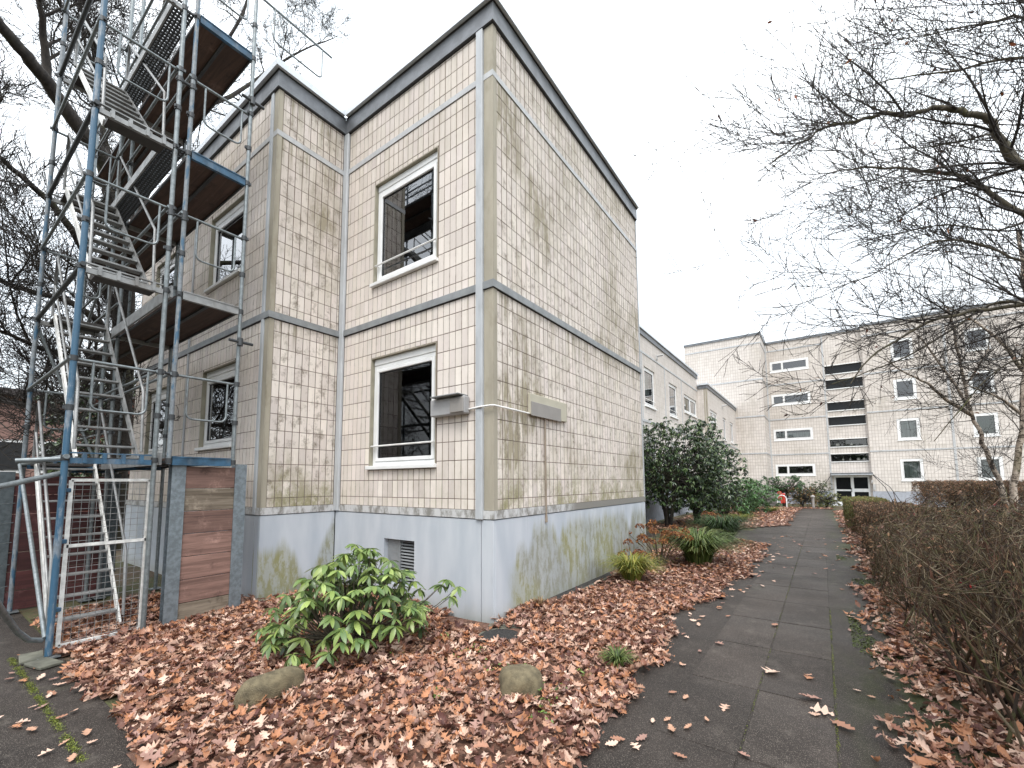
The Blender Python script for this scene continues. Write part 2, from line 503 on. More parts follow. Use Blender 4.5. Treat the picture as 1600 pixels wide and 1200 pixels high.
def make_asphalt(name, base=.075, green=.35):
    mt, nt, N, L, bs = new_mat(name)
    p = pos(nt)
    c = mixc(nt, smooth(nt, noise(nt, p, 1.3, 6, .6), .3, .7), (base * .74, base * .60, base * .53), (base * 1.42, base * 1.16, base * 1.02))
    v = N.new('ShaderNodeTexVoronoi'); v.inputs['Scale'].default_value = 190
    L.new(p, v.inputs['Vector'])
    sp_ = mth(nt, 'LESS_THAN', v.outputs['Distance'], .32)
    wh = noise(nt, p, 120, 2)
    c = mixc(nt, mth(nt, 'MULTIPLY', mth(nt, 'MULTIPLY', sp_, smooth(nt, wh, .46, .56)), .8), c, (.27, .235, .20))
    c = mixc(nt, mth(nt, 'MULTIPLY', smooth(nt, noise(nt, p, 26, 6, .8), .5, .66), .5), c, (.03, .026, .022))
    c = mixc(nt, mth(nt, 'MULTIPLY', smooth(nt, noise(nt, p, 4.5, 7, .75), .52, .7), .45), c, (.12, .105, .09))
    mo = noise(nt, pos(nt, (2.2, .7, 1)), 1.1, 7, .65)
    g = N.new('ShaderNodeNewGeometry')
    s = N.new('ShaderNodeSeparateXYZ'); L.new(g.outputs['Position'], s.inputs[0])
    edge = smooth(nt, s.outputs[0], 3.0, 3.7)
    mm = mth(nt, 'MULTIPLY', mth(nt, 'MULTIPLY', smooth(nt, mo, .4, .6), edge), .8)
    c = mixc(nt, mm, c, (.045, .055, .018))
    c = mixc(nt, mth(nt, 'MULTIPLY', smooth(nt, mo, .6, .75), green), c, (.05, .052, .03))
    oi = N.new('ShaderNodeObjectInfo'); rr = N.new('ShaderNodeCombineColor')
    for i in range(3): L.new(mth(nt, 'MULTIPLY_ADD', oi.outputs['Random'], .3, .85), rr.inputs[i])
    c = mixc(nt, 1.0, c, rr.outputs[0], 'MULTIPLY')
    L.new(c, bs.inputs['Base Color'])
    wet = noise(nt, p, .9, 4)
    L.new(mth(nt, 'MULTIPLY_ADD', wet, .5, .38), bs.inputs['Roughness']); bs.inputs['Specular IOR Level'].default_value = .22
    bump(nt, bs, mth(nt, 'ADD', v.outputs['Distance'], mth(nt, 'MULTIPLY', noise(nt, p, 14, 5), 1.5)), .4, .004)
    return mt

def make_ground():
    mt, nt, N, L, bs = new_mat('soil_and_lawn')
    p = pos(nt)
    n1 = noise(nt, p, .6, 7, .65); n2 = noise(nt, p, 9, 7, .7)
    c = mixc(nt, smooth(nt, n1, .4, .6), (.075, .055, .035), (.07, .085, .028))
    c = mixc(nt, smooth(nt, n2, .45, .7), c, (.13, .08, .05))
    L.new(c, bs.inputs['Base Color']); bs.inputs['Roughness'].default_value = .9
    bump(nt, bs, mth(nt, 'ADD', n2, noise(nt, p, 40, 4)), .8, .03)
    return mt

def make_soil():
    mt, nt, N, L, bs = new_mat('leaf_mould')
    p = pos(nt)
    v = N.new('ShaderNodeTexVoronoi'); v.inputs['Scale'].default_value = 26; L.new(p, v.inputs['Vector'])
    c = mixc(nt, v.outputs['Color'], (.06, .028, .018), (.20, .105, .07))
    L.new(c, bs.inputs['Base Color']); bs.inputs['Roughness'].default_value = .85
    bump(nt, bs, v.outputs['Distance'], .9, .03)
    return mt

def make_galv(name, base=(.42, .45, .47), rust=.3, blue=False, rough=.42, bth=(.38, .5)):
    mt, nt, N, L, bs = new_mat(name)
    p = pos(nt)
    c = mixc(nt, smooth(nt, noise(nt, p, 22, 5, .6), .35, .65), tuple(x * .84 for x in base), tuple(min(1, x * 1.22) for x in base))
    if blue:
        s = N.new('ShaderNodeNewGeometry'); sp = N.new('ShaderNodeSeparateXYZ'); L.new(s.outputs['Position'], sp.inputs[0])
        n = noise(nt, pos(nt, (6, 6, 1.2)), 2.6, 6, .65)
        c = mixc(nt, mth(nt, 'MULTIPLY', smooth(nt, n, bth[0], bth[1]), .9), c, (.03, .105, .185))
    n = noise(nt, pos(nt, (1, 1, .5)), 9, 7, .7)
    c = mixc(nt, mth(nt, 'MULTIPLY', smooth(nt, n, .56, .74), rust), c, (.10, .075, .06))
    L.new(c, bs.inputs['Base Color'])
    bs.inputs['Metallic'].default_value = 0.0 if blue else .45
    bs.inputs['Roughness'].default_value = rough
    bump(nt, bs, noise(nt, p, 90, 3), .12, .002)
    return mt

def make_plank(name, ca, cb_, axis=1, rough=.75):
    mt, nt, N, L, bs = new_mat(name)
    st = [14, 14, 14]; st[axis] = .9
    oi = N.new('ShaderNodeObjectInfo')
    n = noise(nt, pos(nt, tuple(st)), 1.6, 7, .65, .6)
    c = mixc(nt, smooth(nt, n, .3, .7), ca, cb_)
    n2 = noise(nt, pos(nt), 3.0, 7, .75)
    c = mixc(nt, mth(nt, 'MULTIPLY', smooth(nt, n2, .55, .72), .5), c, tuple(min(1, x * 1.9 + .05) for x in cb_))
    n3 = noise(nt, pos(nt, (1, 1, 1), (5, 2, 1)), 5.0, 6, .7)
    c = mixc(nt, mth(nt, 'MULTIPLY', smooth(nt, n3, .56, .7), .6), c, tuple(x * .35 for x in ca))
    r = mth(nt, 'MULTIPLY_ADD', oi.outputs['Random'], .5, .75)
    rr = N.new('ShaderNodeCombineColor')
    for i in range(3): L.new(r, rr.inputs[i])
    c = mixc(nt, 1.0, c, rr.outputs[0], 'MULTIPLY')
    L.new(c, bs.inputs['Base Color']); bs.inputs['Roughness'].default_value = rough
    bump(nt, bs, n, .4, .006)
    return mt

def make_bark(name, a, b, moss=.3, birch=False):
    mt, nt, N, L, bs = new_mat(name)
    n = noise(nt, pos(nt, (1, 1, .35)), 14, 7, .7)
    c = mixc(nt, smooth(nt, n, .3, .7), a, b)
    if birch:
        k = noise(nt, pos(nt, (2.5, 2.5, 3.2)), 4.0, 6, .7, 1.0)
        c = mixc(nt, smooth(nt, k, .50, .56), c, (.06, .045, .035))
    m_ = noise(nt, pos(nt), 1.1, 5)
    c = mixc(nt, mth(nt, 'MULTIPLY', smooth(nt, m_, .52, .68), moss), c, (.10, .11, .03))
    L.new(c, bs.inputs['Base Color']); bs.inputs['Roughness'].default_value = .85
    bump(nt, bs, n, .5, .01)
    return mt

M = {}
M['tile'] = make_tile_mat()
M['grout'] = simple('brown_joint_mortar', (.135, .10, .078), .85, nscale=12)
M['pilaster'] = simple('beige_concrete_pier', (.36, .33, .265), .8, var=.12, nscale=3, dirt=((.22, .19, .13), .7), stretch=(2, 2, .3))
M['strip'] = simple('grey_joint_strip', (.45, .475, .50), .55, var=.08, nscale=7, dirt=((.25, .26, .26), .5), stretch=(2, 2, .4))
M['band'] = simple('dark_grey_drip_band', (.235, .25, .26), .5, var=.15, nscale=6, dirt=((.36, .38, .37), .35))
M['upband'] = simple('light_grey_joint_band', (.46, .47, .48), .6, var=.1, nscale=7, dirt=((.24, .23, .2), .5))
M['fascia'] = simple('dark_zinc_fascia', (.16, .17, .185), .45, metal=.2, var=.22, nscale=5, bmp=.05)
M['cap'] = simple('pale_roof_edge_trim', (.66, .70, .74), .35, metal=.25, var=.05, nscale=3, bmp=.03)
M['roof'] = simple('roof_felt', (.09, .09, .09), .9)
M['plinth'] = make_plinth_mat()
M['ledge'] = make_ledge_mat()
M['pvc'] = simple('white_window_plastic', (.80, .81, .81), .32, var=.04, nscale=4, bmp=.02, dirt=((.5, .5, .47), .3))
M['reveal'] = simple('olive_beige_reveal', (.30, .28, .215), .8, var=.15, nscale=5)
M['gasket'] = simple('black_gasket_and_shade', (.03, .03, .032), .5)  # rubber gaskets, and the black strips that paint shade under band and roof edge
M['glass'] = make_glass()
M['dimmed_pane'] = make_glass(.7, 'weak_reflection_glass')  # copy of the window glass, reflection weakened to darken the lower front pane
M['slitglass'] = simple('dark_reflecting_glass', (.012, .014, .016), .12, bmp=0, spec=.25)
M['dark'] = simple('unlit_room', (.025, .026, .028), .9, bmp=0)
M['room'] = simple('room_interior', (.13, .13, .13), .9, bmp=0)
M['curtain'] = simple('pale_net_curtain', (.50, .52, .52), .9, var=.35, nscale=1.0, stretch=(22, 22, .2), bmp=0)
M['greenblind'] = simple('dark_green_blind', (.02, .12, .085), .6)
M['wingwall'] = make_grid_wall('small_tile_wall', .108, .24, -.012, (.68, .635, .60), (.38, .33, .29), jw=.011, js=.6)
M['farwall'] = make_grid_wall('distant_tile_wall', .17, .24, -.012, (.66, .615, .575), (.31, .26, .23), jw=.02, side=.25, front=.25, js=.75)
M['plainbeige'] = simple('beige_parapet', (.60, .57, .53), .7, var=.08)
M['farplinth'] = simple('blue_grey_plinth', (.36, .38, .43), .7)
M['galv'] = make_galv('galvanised_tube', (.20, .225, .235), rust=.55)
M['galvblue'] = make_galv('blue_painted_tube', (.19, .23, .27), blue=True)
M['galvbit'] = make_galv('sparsely_blue_tube', (.19, .215, .235), blue=True, bth=(.52, .6))
M['bluebeam'] = simple('blue_painted_steel', (.028, .085, .15), .5, var=.4, nscale=8, dirt=((.22, .24, .26), .95))
M['alu'] = simple('worn_aluminium', (.27, .275, .275), .45, metal=.35, var=.22, nscale=9, dirt=((.14, .125, .11), .7))
M['aluwhite'] = simple('paint_splashed_white_aluminium', (.68, .68, .66), .5, metal=.0, var=.18, nscale=16, dirt=((.3, .27, .2), .45))
M['darksteel'] = simple('dark_steel', (.06, .065, .07), .5, metal=.4)
M['deckwood'] = make_plank('brown_deck_plywood', (.045, .026, .02), (.095, .055, .04), 0)
M['deckdark'] = simple('dark_landing_underside', (.05, .045, .042), .6, var=.2)
M['ibeam'] = make_galv('zinc_coated_beam', (.20, .235, .26), rust=.25, rough=.5)
M['beamdark'] = make_galv('dull_dark_beam', (.10, .12, .13), rust=.3, rough=.6)
M['lagging'] = make_plank('reddish_lagging_timber', (.12, .068, .055), (.27, .16, .13), 1)
M['laggingdark'] = make_plank('dark_red_timber', (.055, .018, .018), (.11, .035, .035), 1)
M['laggingmossy'] = make_plank('weathered_brown_timber', (.11, .085, .06), (.26, .215, .165), 1)
M['asphalt'] = make_asphalt('dark_damp_asphalt', .026)
M['slab'] = make_asphalt('damp_dark_paving', .034, .2)
M['ground'] = make_ground()
M['soil'] = make_soil()
M['moss'] = simple('bright_moss', (.10, .13, .015), .9, var=.5, nscale=20, bmp=.8, bd=.02)
M['mossdark'] = simple('dark_moss', (.035, .05, .012), .95, var=.5, nscale=25, bmp=.9, bd=.02)
M['concrete'] = simple('mossy_concrete', (.12, .12, .095), .9, var=.3, nscale=8, bmp=.5, bd=.01)
M['stone'] = simple('mossy_field_stone', (.14, .115, .068), .85, var=.38, nscale=14, bmp=.8, bd=.015)
M['gravel'] = simple('dark_gravel', (.05, .047, .045), .9, var=.5, nscale=50, bmp=.9, bd=.03)
M['litter'] = attr_mat('dead_leaf', .55, .12, .35, bmp=.2)
M['leaf'] = attr_mat('evergreen_leaf', .33, .16, .45)
M['leafdark'] = attr_mat('dark_evergreen_leaf', .30, .12, .5)
M['blade'] = attr_mat('grass_blade', .5, .2, .3)
M['bark'] = make_bark('dark_tree_bark', (.016, .013, .012), (.055, .045, .037))
M['twig'] = make_bark('twig_bark', (.016, .013, .012), (.042, .034, .029), .1)
M['mossbark'] = make_bark('mossy_bark', (.04, .035, .025), (.13, .11, .075), .8)
M['birch'] = make_bark('birch_bark', (.20, .155, .12), (.50, .43, .36), .3, True)
M['hedge'] = attr_mat('hedge_twig', .8, 0, .2)
M['brick'] = simple('red_brick', (.27, .10, .07), .85, var=.25, nscale=3)
M['pinkbrick'] = simple('pinkish_render', (.33, .20, .17), .85, var=.1)
M['rooftile'] = simple('dark_roof_tile', (.07, .06, .06), .7)
M['boxgrey'] = simple('light_grey_plastic_box', (.36, .36, .365), .5, var=.05)
M['boxgrey2'] = simple('mid_grey_panel', (.28, .265, .25), .6, var=.04)
M['boxbeige'] = simple('beige_sign_plate', (.46, .435, .35), .6, var=.05)
M['cable'] = simple('white_conduit', (.75, .75, .74), .4)
M['pipe'] = simple('brown_drain_pipe', (.26, .215, .17), .55)
M['redcloth'] = simple('red_plastic', (.5, .05, .03), .5)
M['ltgrey'] = simple('light_grey_metal', (.5, .5, .5), .5)

# ------------------------------------------------------------------ setting: ground and paths
def gz(x, y):
    t = min(max((y - 18) / 18.0, 0), 1)
    return -1.2 - .19 * t * t * (3 - 2 * t)

def sheet(name, mat, poly_fn, x0, x1, y0, y1, nx, ny, dz, kind='structure', parent=None):
    xs = np.linspace(x0, x1, nx + 1); ys = np.linspace(y0, y1, ny + 1)
    v = []; f = []
    for j in ys:
        for i in xs:
            X, Y = poly_fn(i, j)
            v.append((X, Y, gz(X, Y) + dz))
    for j in range(ny):
        for i in range(nx):
            a = j * (nx + 1) + i
            f += [a, a + 1, a + nx + 2, a + nx + 1]
    n = nx * ny
    me = np_mesh(name, v, f, np.arange(n) * 4, np.full(n, 4), mat, smooth=True)
    o = link(name, me, parent)
    if kind and parent is None: o['kind'] = kind
    return o

ident = lambda x, y: (x, y)
# one ground sheet, fine near, reaching the horizon
gx = np.concatenate([[-600, -200, -80, -40], np.linspace(-25, 30, 12), [60, 120, 300, 600]])
gy = np.concatenate([[-600, -200, -60, -25], np.linspace(-15, 45, 31), [60, 90, 150, 300, 700]])
gv = [(x, y, gz(x, y) - .012) for y in gy for x in gx]
gf = []
for j in range(len(gy) - 1):
    for i in range(len(gx) - 1):
        a = j * len(gx) + i
        gf += [a, a + 1, a + len(gx) + 1, a + len(gx)]
ng = len(gf) // 4
link('ground', np_mesh('ground', gv, gf, np.arange(ng) * 4, np.full(ng, 4), M['ground']))['kind'] = 'structure'

# main path: two rows of big slabs between asphalt edges, running away beside the side wall
path = sheet('path', M['asphalt'], ident, 1.2, 3.95, -7, 29.0, 4, 60, 0.0)
JX = (2.15, 2.645, 3.13)
k = 0
for row in range(34):
    ya = -4.5 + row * 1.0 + .46
    for c_ in range(2):
        xa, xb = JX[c_] + .006, JX[c_ + 1] - .006
        if c_ == 0 and False: continue
        zz = gz(2.6, ya + .5)
        b = MB(); tilt = random.uniform(-.0015, .0015)
        b.cbox(xa, xb, ya + .008, ya + .992, zz - .03, zz + .006 + tilt, .003)
        b.build('paving_slab', M['slab'], path)
sheet('cross_path', M['asphalt'], ident, -14, 1.6, -9, -3.02, 30, 12, -.004)
sheet('side_path', M['asphalt'], ident, -1.6, 1.2, 8.9, 12.2, 4, 4, -.004)
# moss grown into the joints of the paving
def strip_sheet(name, mat, pts, w, dz, seed):
    r = random.Random(seed); v = []; f = []
    for i, (x, y) in enumerate(pts):
        a = pts[max(i - 1, 0)]; b_ = pts[min(i + 1, len(pts) - 1)]
        d = Vector((b_[0] - a[0], b_[1] - a[1])).normalized(); nrm = Vector((-d.y, d.x))
        ww = w * r.uniform(.3, 1.2)
        o = r.uniform(-.2, .2) * w
        v += [(x + nrm.x * (ww + o), y + nrm.y * (ww + o), gz(x, y) + dz), (x + nrm.x * o, y + nrm.y * o, gz(x, y) + dz + .006), (x - nrm.x * (ww - o), y - nrm.y * (ww - o), gz(x, y) + dz)]
    for i in range(len(pts) - 1):
        a = i * 3
        f += [a, a + 1, a + 4, a + 3, a + 1, a + 2, a + 5, a + 4]
    n = len(f) // 4
    o = link(name, np_mesh(name, v, f, np.arange(n) * 4, np.full(n, 4), mat, smooth=True))
    o['kind'] = 'stuff'
    return o
MOSS_LINES = True

# flower bed: mound of soil under the fallen leaves
def edge_x(y):
    pts = [(-3.1, .9), (-2.6, 1.38), (-2.1, 1.62), (-1.7, 1.80), (-.6, 1.95), (.4, 1.78), (1.6, 1.62), (3.0, 1.88), (4.5, 2.02), (7.8, 2.0), (8.8, 1.85), (9.2, 1.2)]
    if y <= pts[0][0]: return pts[0][1]
    for (a, b), (c, d) in zip(pts, pts[1:]):
        if y <= c: return b + (d - b) * (y - a) / (c - a)
    return pts[-1][1]
def bed_edge_noise(t):
    return .07 * math.sin(t * 3.1) + .05 * math.sin(t * 7.3 + 1) + .03 * math.sin(t * 17.0)
def in_bed(x, y):
    if y < -3.07 + bed_edge_noise(x * 1.3) * .8 and True: return False
    if y > 9.0: return False
    if x > edge_x(y) + bed_edge_noise(y): return False
    if x < -4.6: return False
    if x < -3.0 and y > -1.16: return False
    if x < 0 and y > -.02 and x > -3.2: return False
    if y > 0 and x < .0 and y < 5.3: return False
    if x < -3.3 and y < -3.0: return False
    if y > 5.3 and x < -2.4: return False
    return True
def bed_h(x, y):
    """height of the leaf layer over the ground"""
    d = min(edge_x(y) - x, y + 3.1, 1.0)
    return .012 + .045 * max(0, min(1, d / .5)) + .018 * math.sin(x * 3 + y * 2) * max(0, min(1, d))
def bed_sheet(name, x0, x1, y0, y1, step, inside, hf):
    v = {}; V = []; f = []
    nx = int((x1 - x0) / step); ny = int((y1 - y0) / step)
    def vid(i, j):
        if (i, j) not in v:
            x, y = x0 + i * step, y0 + j * step
            v[i, j] = len(V); V.append((x, y, gz(x, y) + hf(x, y) - .012))
        return v[i, j]
    for j in range(ny):
        for i in range(nx):
            x, y = x0 + (i + .5) * step, y0 + (j + .5) * step
            if inside(x, y): f += [vid(i, j), vid(i + 1, j), vid(i + 1, j + 1), vid(i, j + 1)]
    n = len(f) // 4
    o = link(name, np_mesh(name, V, f, np.arange(n) * 4, np.full(n, 4), M['soil'], smooth=True))
    o['kind'] = 'structure'
bed_sheet('flower_bed', -5, 2.3, -3.3, 9.2, .09, lambda x, y: in_bed(x, y) and in_bed(x + .06, y) and in_bed(x, y - .06), bed_h)
def in_bed2(x, y):
    if y < 10.8 or y > 28.6: return False
    e = -.2 + (y - 10.8) * .62 if y < 14.3 else 2.0
    e += bed_edge_noise(y)
    if y > 27.6: return -1.0 < x < 3.6
    return -1.9 < x < e
bed_sheet('flower_bed', -2, 3.8, 10.6, 28.8, .18, in_bed2, lambda x, y: .04)
def in_bed3(x, y):
    e = 3.62 + bed_edge_noise(y * .9) * 1.6
    return e < x < 5.1 and -4 < y < 26

# gravel strip and edging stone at the foot of the side wall
BX('gravel_strip', M['gravel'], None, (.012, .16, .9, 5.2, -1.2, -1.15))['kind'] = 'structure'
e_ = BX('edging', M['concrete'], None, (.16, .2, .95, 5.0, -1.2, -1.135), bev=.008); e_['kind'] = 'structure'

# ------------------------------------------------------------------ main tiled building
ROW, COLP = .2395, .108
house = empty('tiled_apartment_building', (-1.6, 2.6, -1.2), label='near two storey flat roofed block clad in stained beige tiles beside the leaf bed', cat='building')
HM = Matrix.Translation((1.6, -2.6, 1.2))
def hp(o):   # keep world coordinates under the building's empty
    o.matrix_parent_inverse = HM
    return o

ZF0, ZF1 = 6.34, 6.60
# frames: origin, along-vector, outward normal
FR = {
    'F': ((-3.171, 0.0), (1, 0), (0, -1), 3.171),
    'S': ((0.0, 0.0), (0, 1), (1, 0), 5.281),
    'R': ((-3.171, -1.13), (0, 1), (1, 0), 1.13),
    'C': ((-9.25, -1.13), (1, 0), (0, -1), 6.079),
}
def P(fr, s, z, out=0.0):
    o, a, n, _ = FR[fr]
    return (o[0] + a[0] * s + n[0] * out, o[1] + a[1] * s + n[1] * out, z)
def fbox(b, fr, s0, s1, z0, z1, o0, o1, bev=0):
    p = P(fr, s0, z0, o0); q = P(fr, s1, z1, o1)
    if bev: b.cbox(p[0], q[0], p[1], q[1], z0, z1, bev)
    else: b.box(p[0], q[0], p[1], q[1], z0, z1)

# window openings in frame coordinates (s0, s1, z0, z1)
OPEN = {
    'F': [(.835, 2.205, .66, 2.30), (.835, 2.205, 3.46, 5.10)],
    'C': [(3.80, 5.09, 1.02, 2.34), (3.80, 5.09, 3.79, 5.09), (.95, 2.24, 1.02, 2.34), (.95, 2.24, 3.79, 5.09)],
    'S': [], 'R': [],
}
def wall_shell(fr, z0, z1, mat, name, depth=.14, opens=None):
    o, a, n, Ls = FR[fr]
    ops = OPEN[fr] if opens is None else opens
    ss = sorted({0, Ls} | {q[0] for q in ops} | {q[1] for q in ops})
    zs = sorted({z0, z1} | {q[2] for q in ops if z0 < q[2] < z1} | {q[3] for q in ops if z0 < q[3] < z1})
    b = MB()
    for i in range(len(ss) - 1):
        for j in range(len(zs) - 1):
            sm, zm = (ss[i] + ss[i + 1]) / 2, (zs[j] + zs[j + 1]) / 2
            if any(q[0] < sm < q[1] and q[2] < zm < q[3] for q in ops): continue
            s0, s1 = ss[i], ss[i + 1]
            p = P(fr, s0, 0, -depth); q = P(fr, s1, 0, 0)
            vs = [P(fr, s0, zs[j]), P(fr, s1, zs[j]), P(fr, s1, zs[j + 1]), P(fr, s0, zs[j + 1])]
            b.add(vs, [(0, 1, 2, 3)])
    hp(b.build(name, mat, house))
    for (s0, s1, a0, a1) in ops:
        r = MB()
        for quad in ([(s0, a0, 0), (s0, a0, -depth), (s0, a1, -depth), (s0, a1, 0)], [(s1, a0, -depth), (s1, a0, 0), (s1, a1, 0), (s1, a1, -depth)],
                     [(s0, a1, 0), (s0, a1, -depth), (s1, a1, -depth), (s1, a1, 0)], [(s0, a0, -depth), (s0, a0, 0), (s1, a0, 0), (s1, a0, -depth)]):
            r.add([P(fr, q[0], q[1], q[2]) for q in quad], [(0, 1, 2, 3)])
        hp(r.build('window_reveal', M['reveal'], house))

for fr in 'FSRC':
    wall_shell(fr, .0, ZF0 + .2, M['grout'], 'wall')

# back and hidden walls, ceiling slab and roof
BX_ = MB()
BX_.box(-9.25, -9.05, -1.12, 6.5, -1.3, 6.5); BX_.box(-9.05, -2.6, 6.3, 6.5, -1.3, 6.5); BX_.box(-2.7, -.001, 5.16, 5.281, -1.3, 6.5)
hp(BX_.build('rear_wall', M['wingwall'], house))
b = MB()
b.box(-3.16, -.05, .05, 5.2, 6.45, 6.55); b.box(-9.1, -3.172, -1.08, 6.2, 6.45, 6.55)
hp(b.build('roof', M['roof'], house))
# inner dark volume so that rooms read as unlit rooms
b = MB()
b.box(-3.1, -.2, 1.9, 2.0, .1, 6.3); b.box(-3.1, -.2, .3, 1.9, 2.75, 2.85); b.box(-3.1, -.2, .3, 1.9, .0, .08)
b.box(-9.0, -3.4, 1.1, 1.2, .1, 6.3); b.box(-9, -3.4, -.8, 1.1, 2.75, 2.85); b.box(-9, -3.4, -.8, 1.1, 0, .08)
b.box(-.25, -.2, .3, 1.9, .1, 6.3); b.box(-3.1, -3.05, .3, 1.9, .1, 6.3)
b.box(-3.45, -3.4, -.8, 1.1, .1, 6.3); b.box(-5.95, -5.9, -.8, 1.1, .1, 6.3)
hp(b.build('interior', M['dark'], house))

# ---- tiles
def tile_rects(fr):
    o, a, n, Ls = FR[fr]
    if fr == 'F':
        lines = [Ls - .245, Ls - .29]
        while lines[-1] - COLP > .125: lines.append(lines[-1] - COLP)
        lines.append(.121)
        panels = [sorted(lines)]
    elif fr == 'S':
        lines = [.072]
        while lines[-1] + .1105 < Ls - .06: lines.append(lines[-1] + .1105)
        lines.append(Ls - .035)
        panels = [lines]
    elif fr == 'R':
        lines = [.062]
        while lines[-1] + .109 < Ls - .055: lines.append(lines[-1] + .109)
        lines.append(Ls - .05); panels = [lines]
    else:
        # two panels with a vertical joint strip between
        l1 = [Ls - .20]
        while l1[-1] - COLP > 3.14: l1.append(l1[-1] - COLP)
        l1.append(3.125)
        l2 = [3.08]
        while l2[-1] - COLP > .05: l2.append(l2[-1] - COLP)
        panels = [sorted(l1), sorted(l2)]
    out = []
    for k in range(3):
        zlo, zhi = [(.10, 2.795), (2.905, 5.605), (5.70, 6.338)][k]
        zl = [zlo]
        z = .2275 + 2.8 * k - .0
        while z < zlo + .03: z += ROW
        while z < zhi - .02: zl.append(z); z += ROW
        zl.append(zhi)
        for L_ in panels:
            for i in range(len(L_) - 1):
                for j in range(len(zl) - 1):
                    s0, s1, z0, z1 = L_[i], L_[i + 1], zl[j], zl[j + 1]
                    ok = True
                    for (a0, a1, b0, b1) in OPEN[fr]:
                        a0 -= .013; a1 += .013; b1 += .014; b0 -= .04
                        if s1 <= a0 or s0 >= a1 or z1 <= b0 or z0 >= b1: continue
                        opts = []
                        if s0 < a0: opts.append((s0, a0, z0, z1))
                        if s1 > a1: opts.append((a1, s1, z0, z1))
                        if z0 < b0: opts.append((s0, s1, z0, b0))
                        if z1 > b1: opts.append((s0, s1, b1, z1))
                        if not opts: ok = False; break
                        s0, s1, z0, z1 = max(opts, key=lambda q: (q[1] - q[0]) * (q[3] - q[2]))
                    if ok and s1 - s0 > .02 and z1 - z0 > .02: out.append((fr, s0, s1, z0, z1))
    return out
JW = .0042
JU = {'S': .0075, 'C': .0065, 'F': .0045, 'R': .0055}
allt = []
for fr in 'FSRC': allt += tile_rects(fr)
def score(t):
    fr, s0, s1, z0, z1 = t
    c = Vector(P(fr, (s0 + s1) / 2, (z0 + z1) / 2)); d = CAMPOS - c
    n = Vector((FR[fr][2][0], FR[fr][2][1], 0))
    return (s1 - s0) * (z1 - z0) * max(d.normalized().dot(n), 0) / d.length_squared
allt.sort(key=score, reverse=True)
TH = .0045
def tile_geo(w, h, th=TH, c=.002):
    """tile centred on the origin, lying in XZ, its face towards -Y"""
    x, z = w / 2, h / 2
    v = [(-x, 0, -z), (x, 0, -z), (x, 0, z), (-x, 0, z), (-x, -th + c, -z), (x, -th + c, -z), (x, -th + c, z), (-x, -th + c, z),
         (-x + c, -th, -z + c), (x - c, -th, -z + c), (x - c, -th, z - c), (-x + c, -th, z - c)]
    f = []
    for a in range(4):
        b_ = (a + 1) % 4
        f.append((a, b_, b_ + 4, a + 4)); f.append((a + 4, b_ + 4, b_ + 8, a + 8))
    f.append((8, 9, 10, 11))
    return v, f
cache = {}
for t in allt[:300]:
    fr, s0, s1, z0, z1 = t
    w, h = round(s1 - s0 - 2 * JU[fr], 3), round(z1 - z0 - 2 * JW, 3)
    tone = random.randrange(5)
    key = (w, h, tone)
    if key not in cache:
        b = MB(); g_ = (.90, .95, 1.0, 1.04, 1.08)[tone]; b.cur = (g_, g_ * (.99 + .005 * tone), g_, 1)
        v, f = tile_geo(w, h); b.add(v, f); cache[key] = b.mesh('tile', M['tile'])
    c = P(fr, (s0 + s1) / 2, (z0 + z1) / 2, random.uniform(-.0008, .0008))
    rz = 0 if FR[fr][2] == (0, -1) else math.pi / 2
    o = link('tile', cache[key], house, c, (random.uniform(-.004, .004), 0, rz + random.uniform(-.004, .004)))
    hp(o)
b = MB()
for fr, s0, s1, z0, z1 in allt[300:]:
    v, f = tile_geo(s1 - s0 - 2 * JU[fr], z1 - z0 - 2 * JW)
    c = P(fr, (s0 + s1) / 2, (z0 + z1) / 2, random.uniform(-.001, .001))
    if FR[fr][2] == (0, -1): vs = [(c[0] + q[0], c[1] + q[1], c[2] + q[2]) for q in v]
    else: vs = [(c[0] - q[1], c[1] + q[0], c[2] + q[2]) for q in v]
    g_ = random.gauss(1.0, .045); b.cur = (g_, g_ * random.uniform(.985, 1.01), g_ * random.uniform(.97, 1.01), 1)
    b.add(vs, f)
o = hp(b.build('tile_field', M['tile'], house)); o['kind'] = 'stuff'

# ---- piers, joint strips, bands
b = MB()
fbox(b, 'F', 3.171 - .133, 3.171 + .012, .10, 6.34, 0, .012, .004)     # corner A front
fbox(b, 'S', .0, .069, .10, 6.34, 0, .012)
hp(b.build('corner_pier', M['pilaster'], house))
b = MB()
fbox(b, 'C', 6.079 - .115, 6.079 + .012, .10, 6.34, 0, .012, .004)
fbox(b, 'R', 0, .058, .10, 6.34, 0, .012)
hp(b.build('corner_pier', M['pilaster'], house))
b = MB()
fbox(b, 'S', 5.281 - .03, 5.281, .10, 6.34, 0, .02)
hp(b.build('corner_pier', M['strip'], house))
for fr, s0, s1 in (('F', 3.171 - .243, 3.171 - .135), ('C', 6.079 - .195, 6.079 - .117), ('C', 3.085, 3.12)):
    b = MB(); fbox(b, fr, s0, s1, -.008 if fr == 'F' else .0, 6.34, 0, .046 if s0 > 1 and fr != 'C' else .03, .006)
    hp(b.build('joint_strip', M['strip'], house))
b = MB(); b.cbox(-3.171, -3.052, -.05, 0, .0, 6.34, .01); hp(b.build('joint_strip', M['strip'], house))
def around(z0, z1, out, mat, name, back=0.0):
    """a band right round the four visible faces, butted at the corners"""
    for q in ((-3.171 + out, out, -out, back, z0, z1), (back, out, back + .0005, 5.281, z0, z1),
              (-3.171, -3.171 + out, -1.13 - out, -out - .0005, z0, z1), (-9.25, -3.1715, -1.13 - out, -1.13, z0, z1)):
        b = MB(); b.box(*q); hp(b.build(name, mat, house))
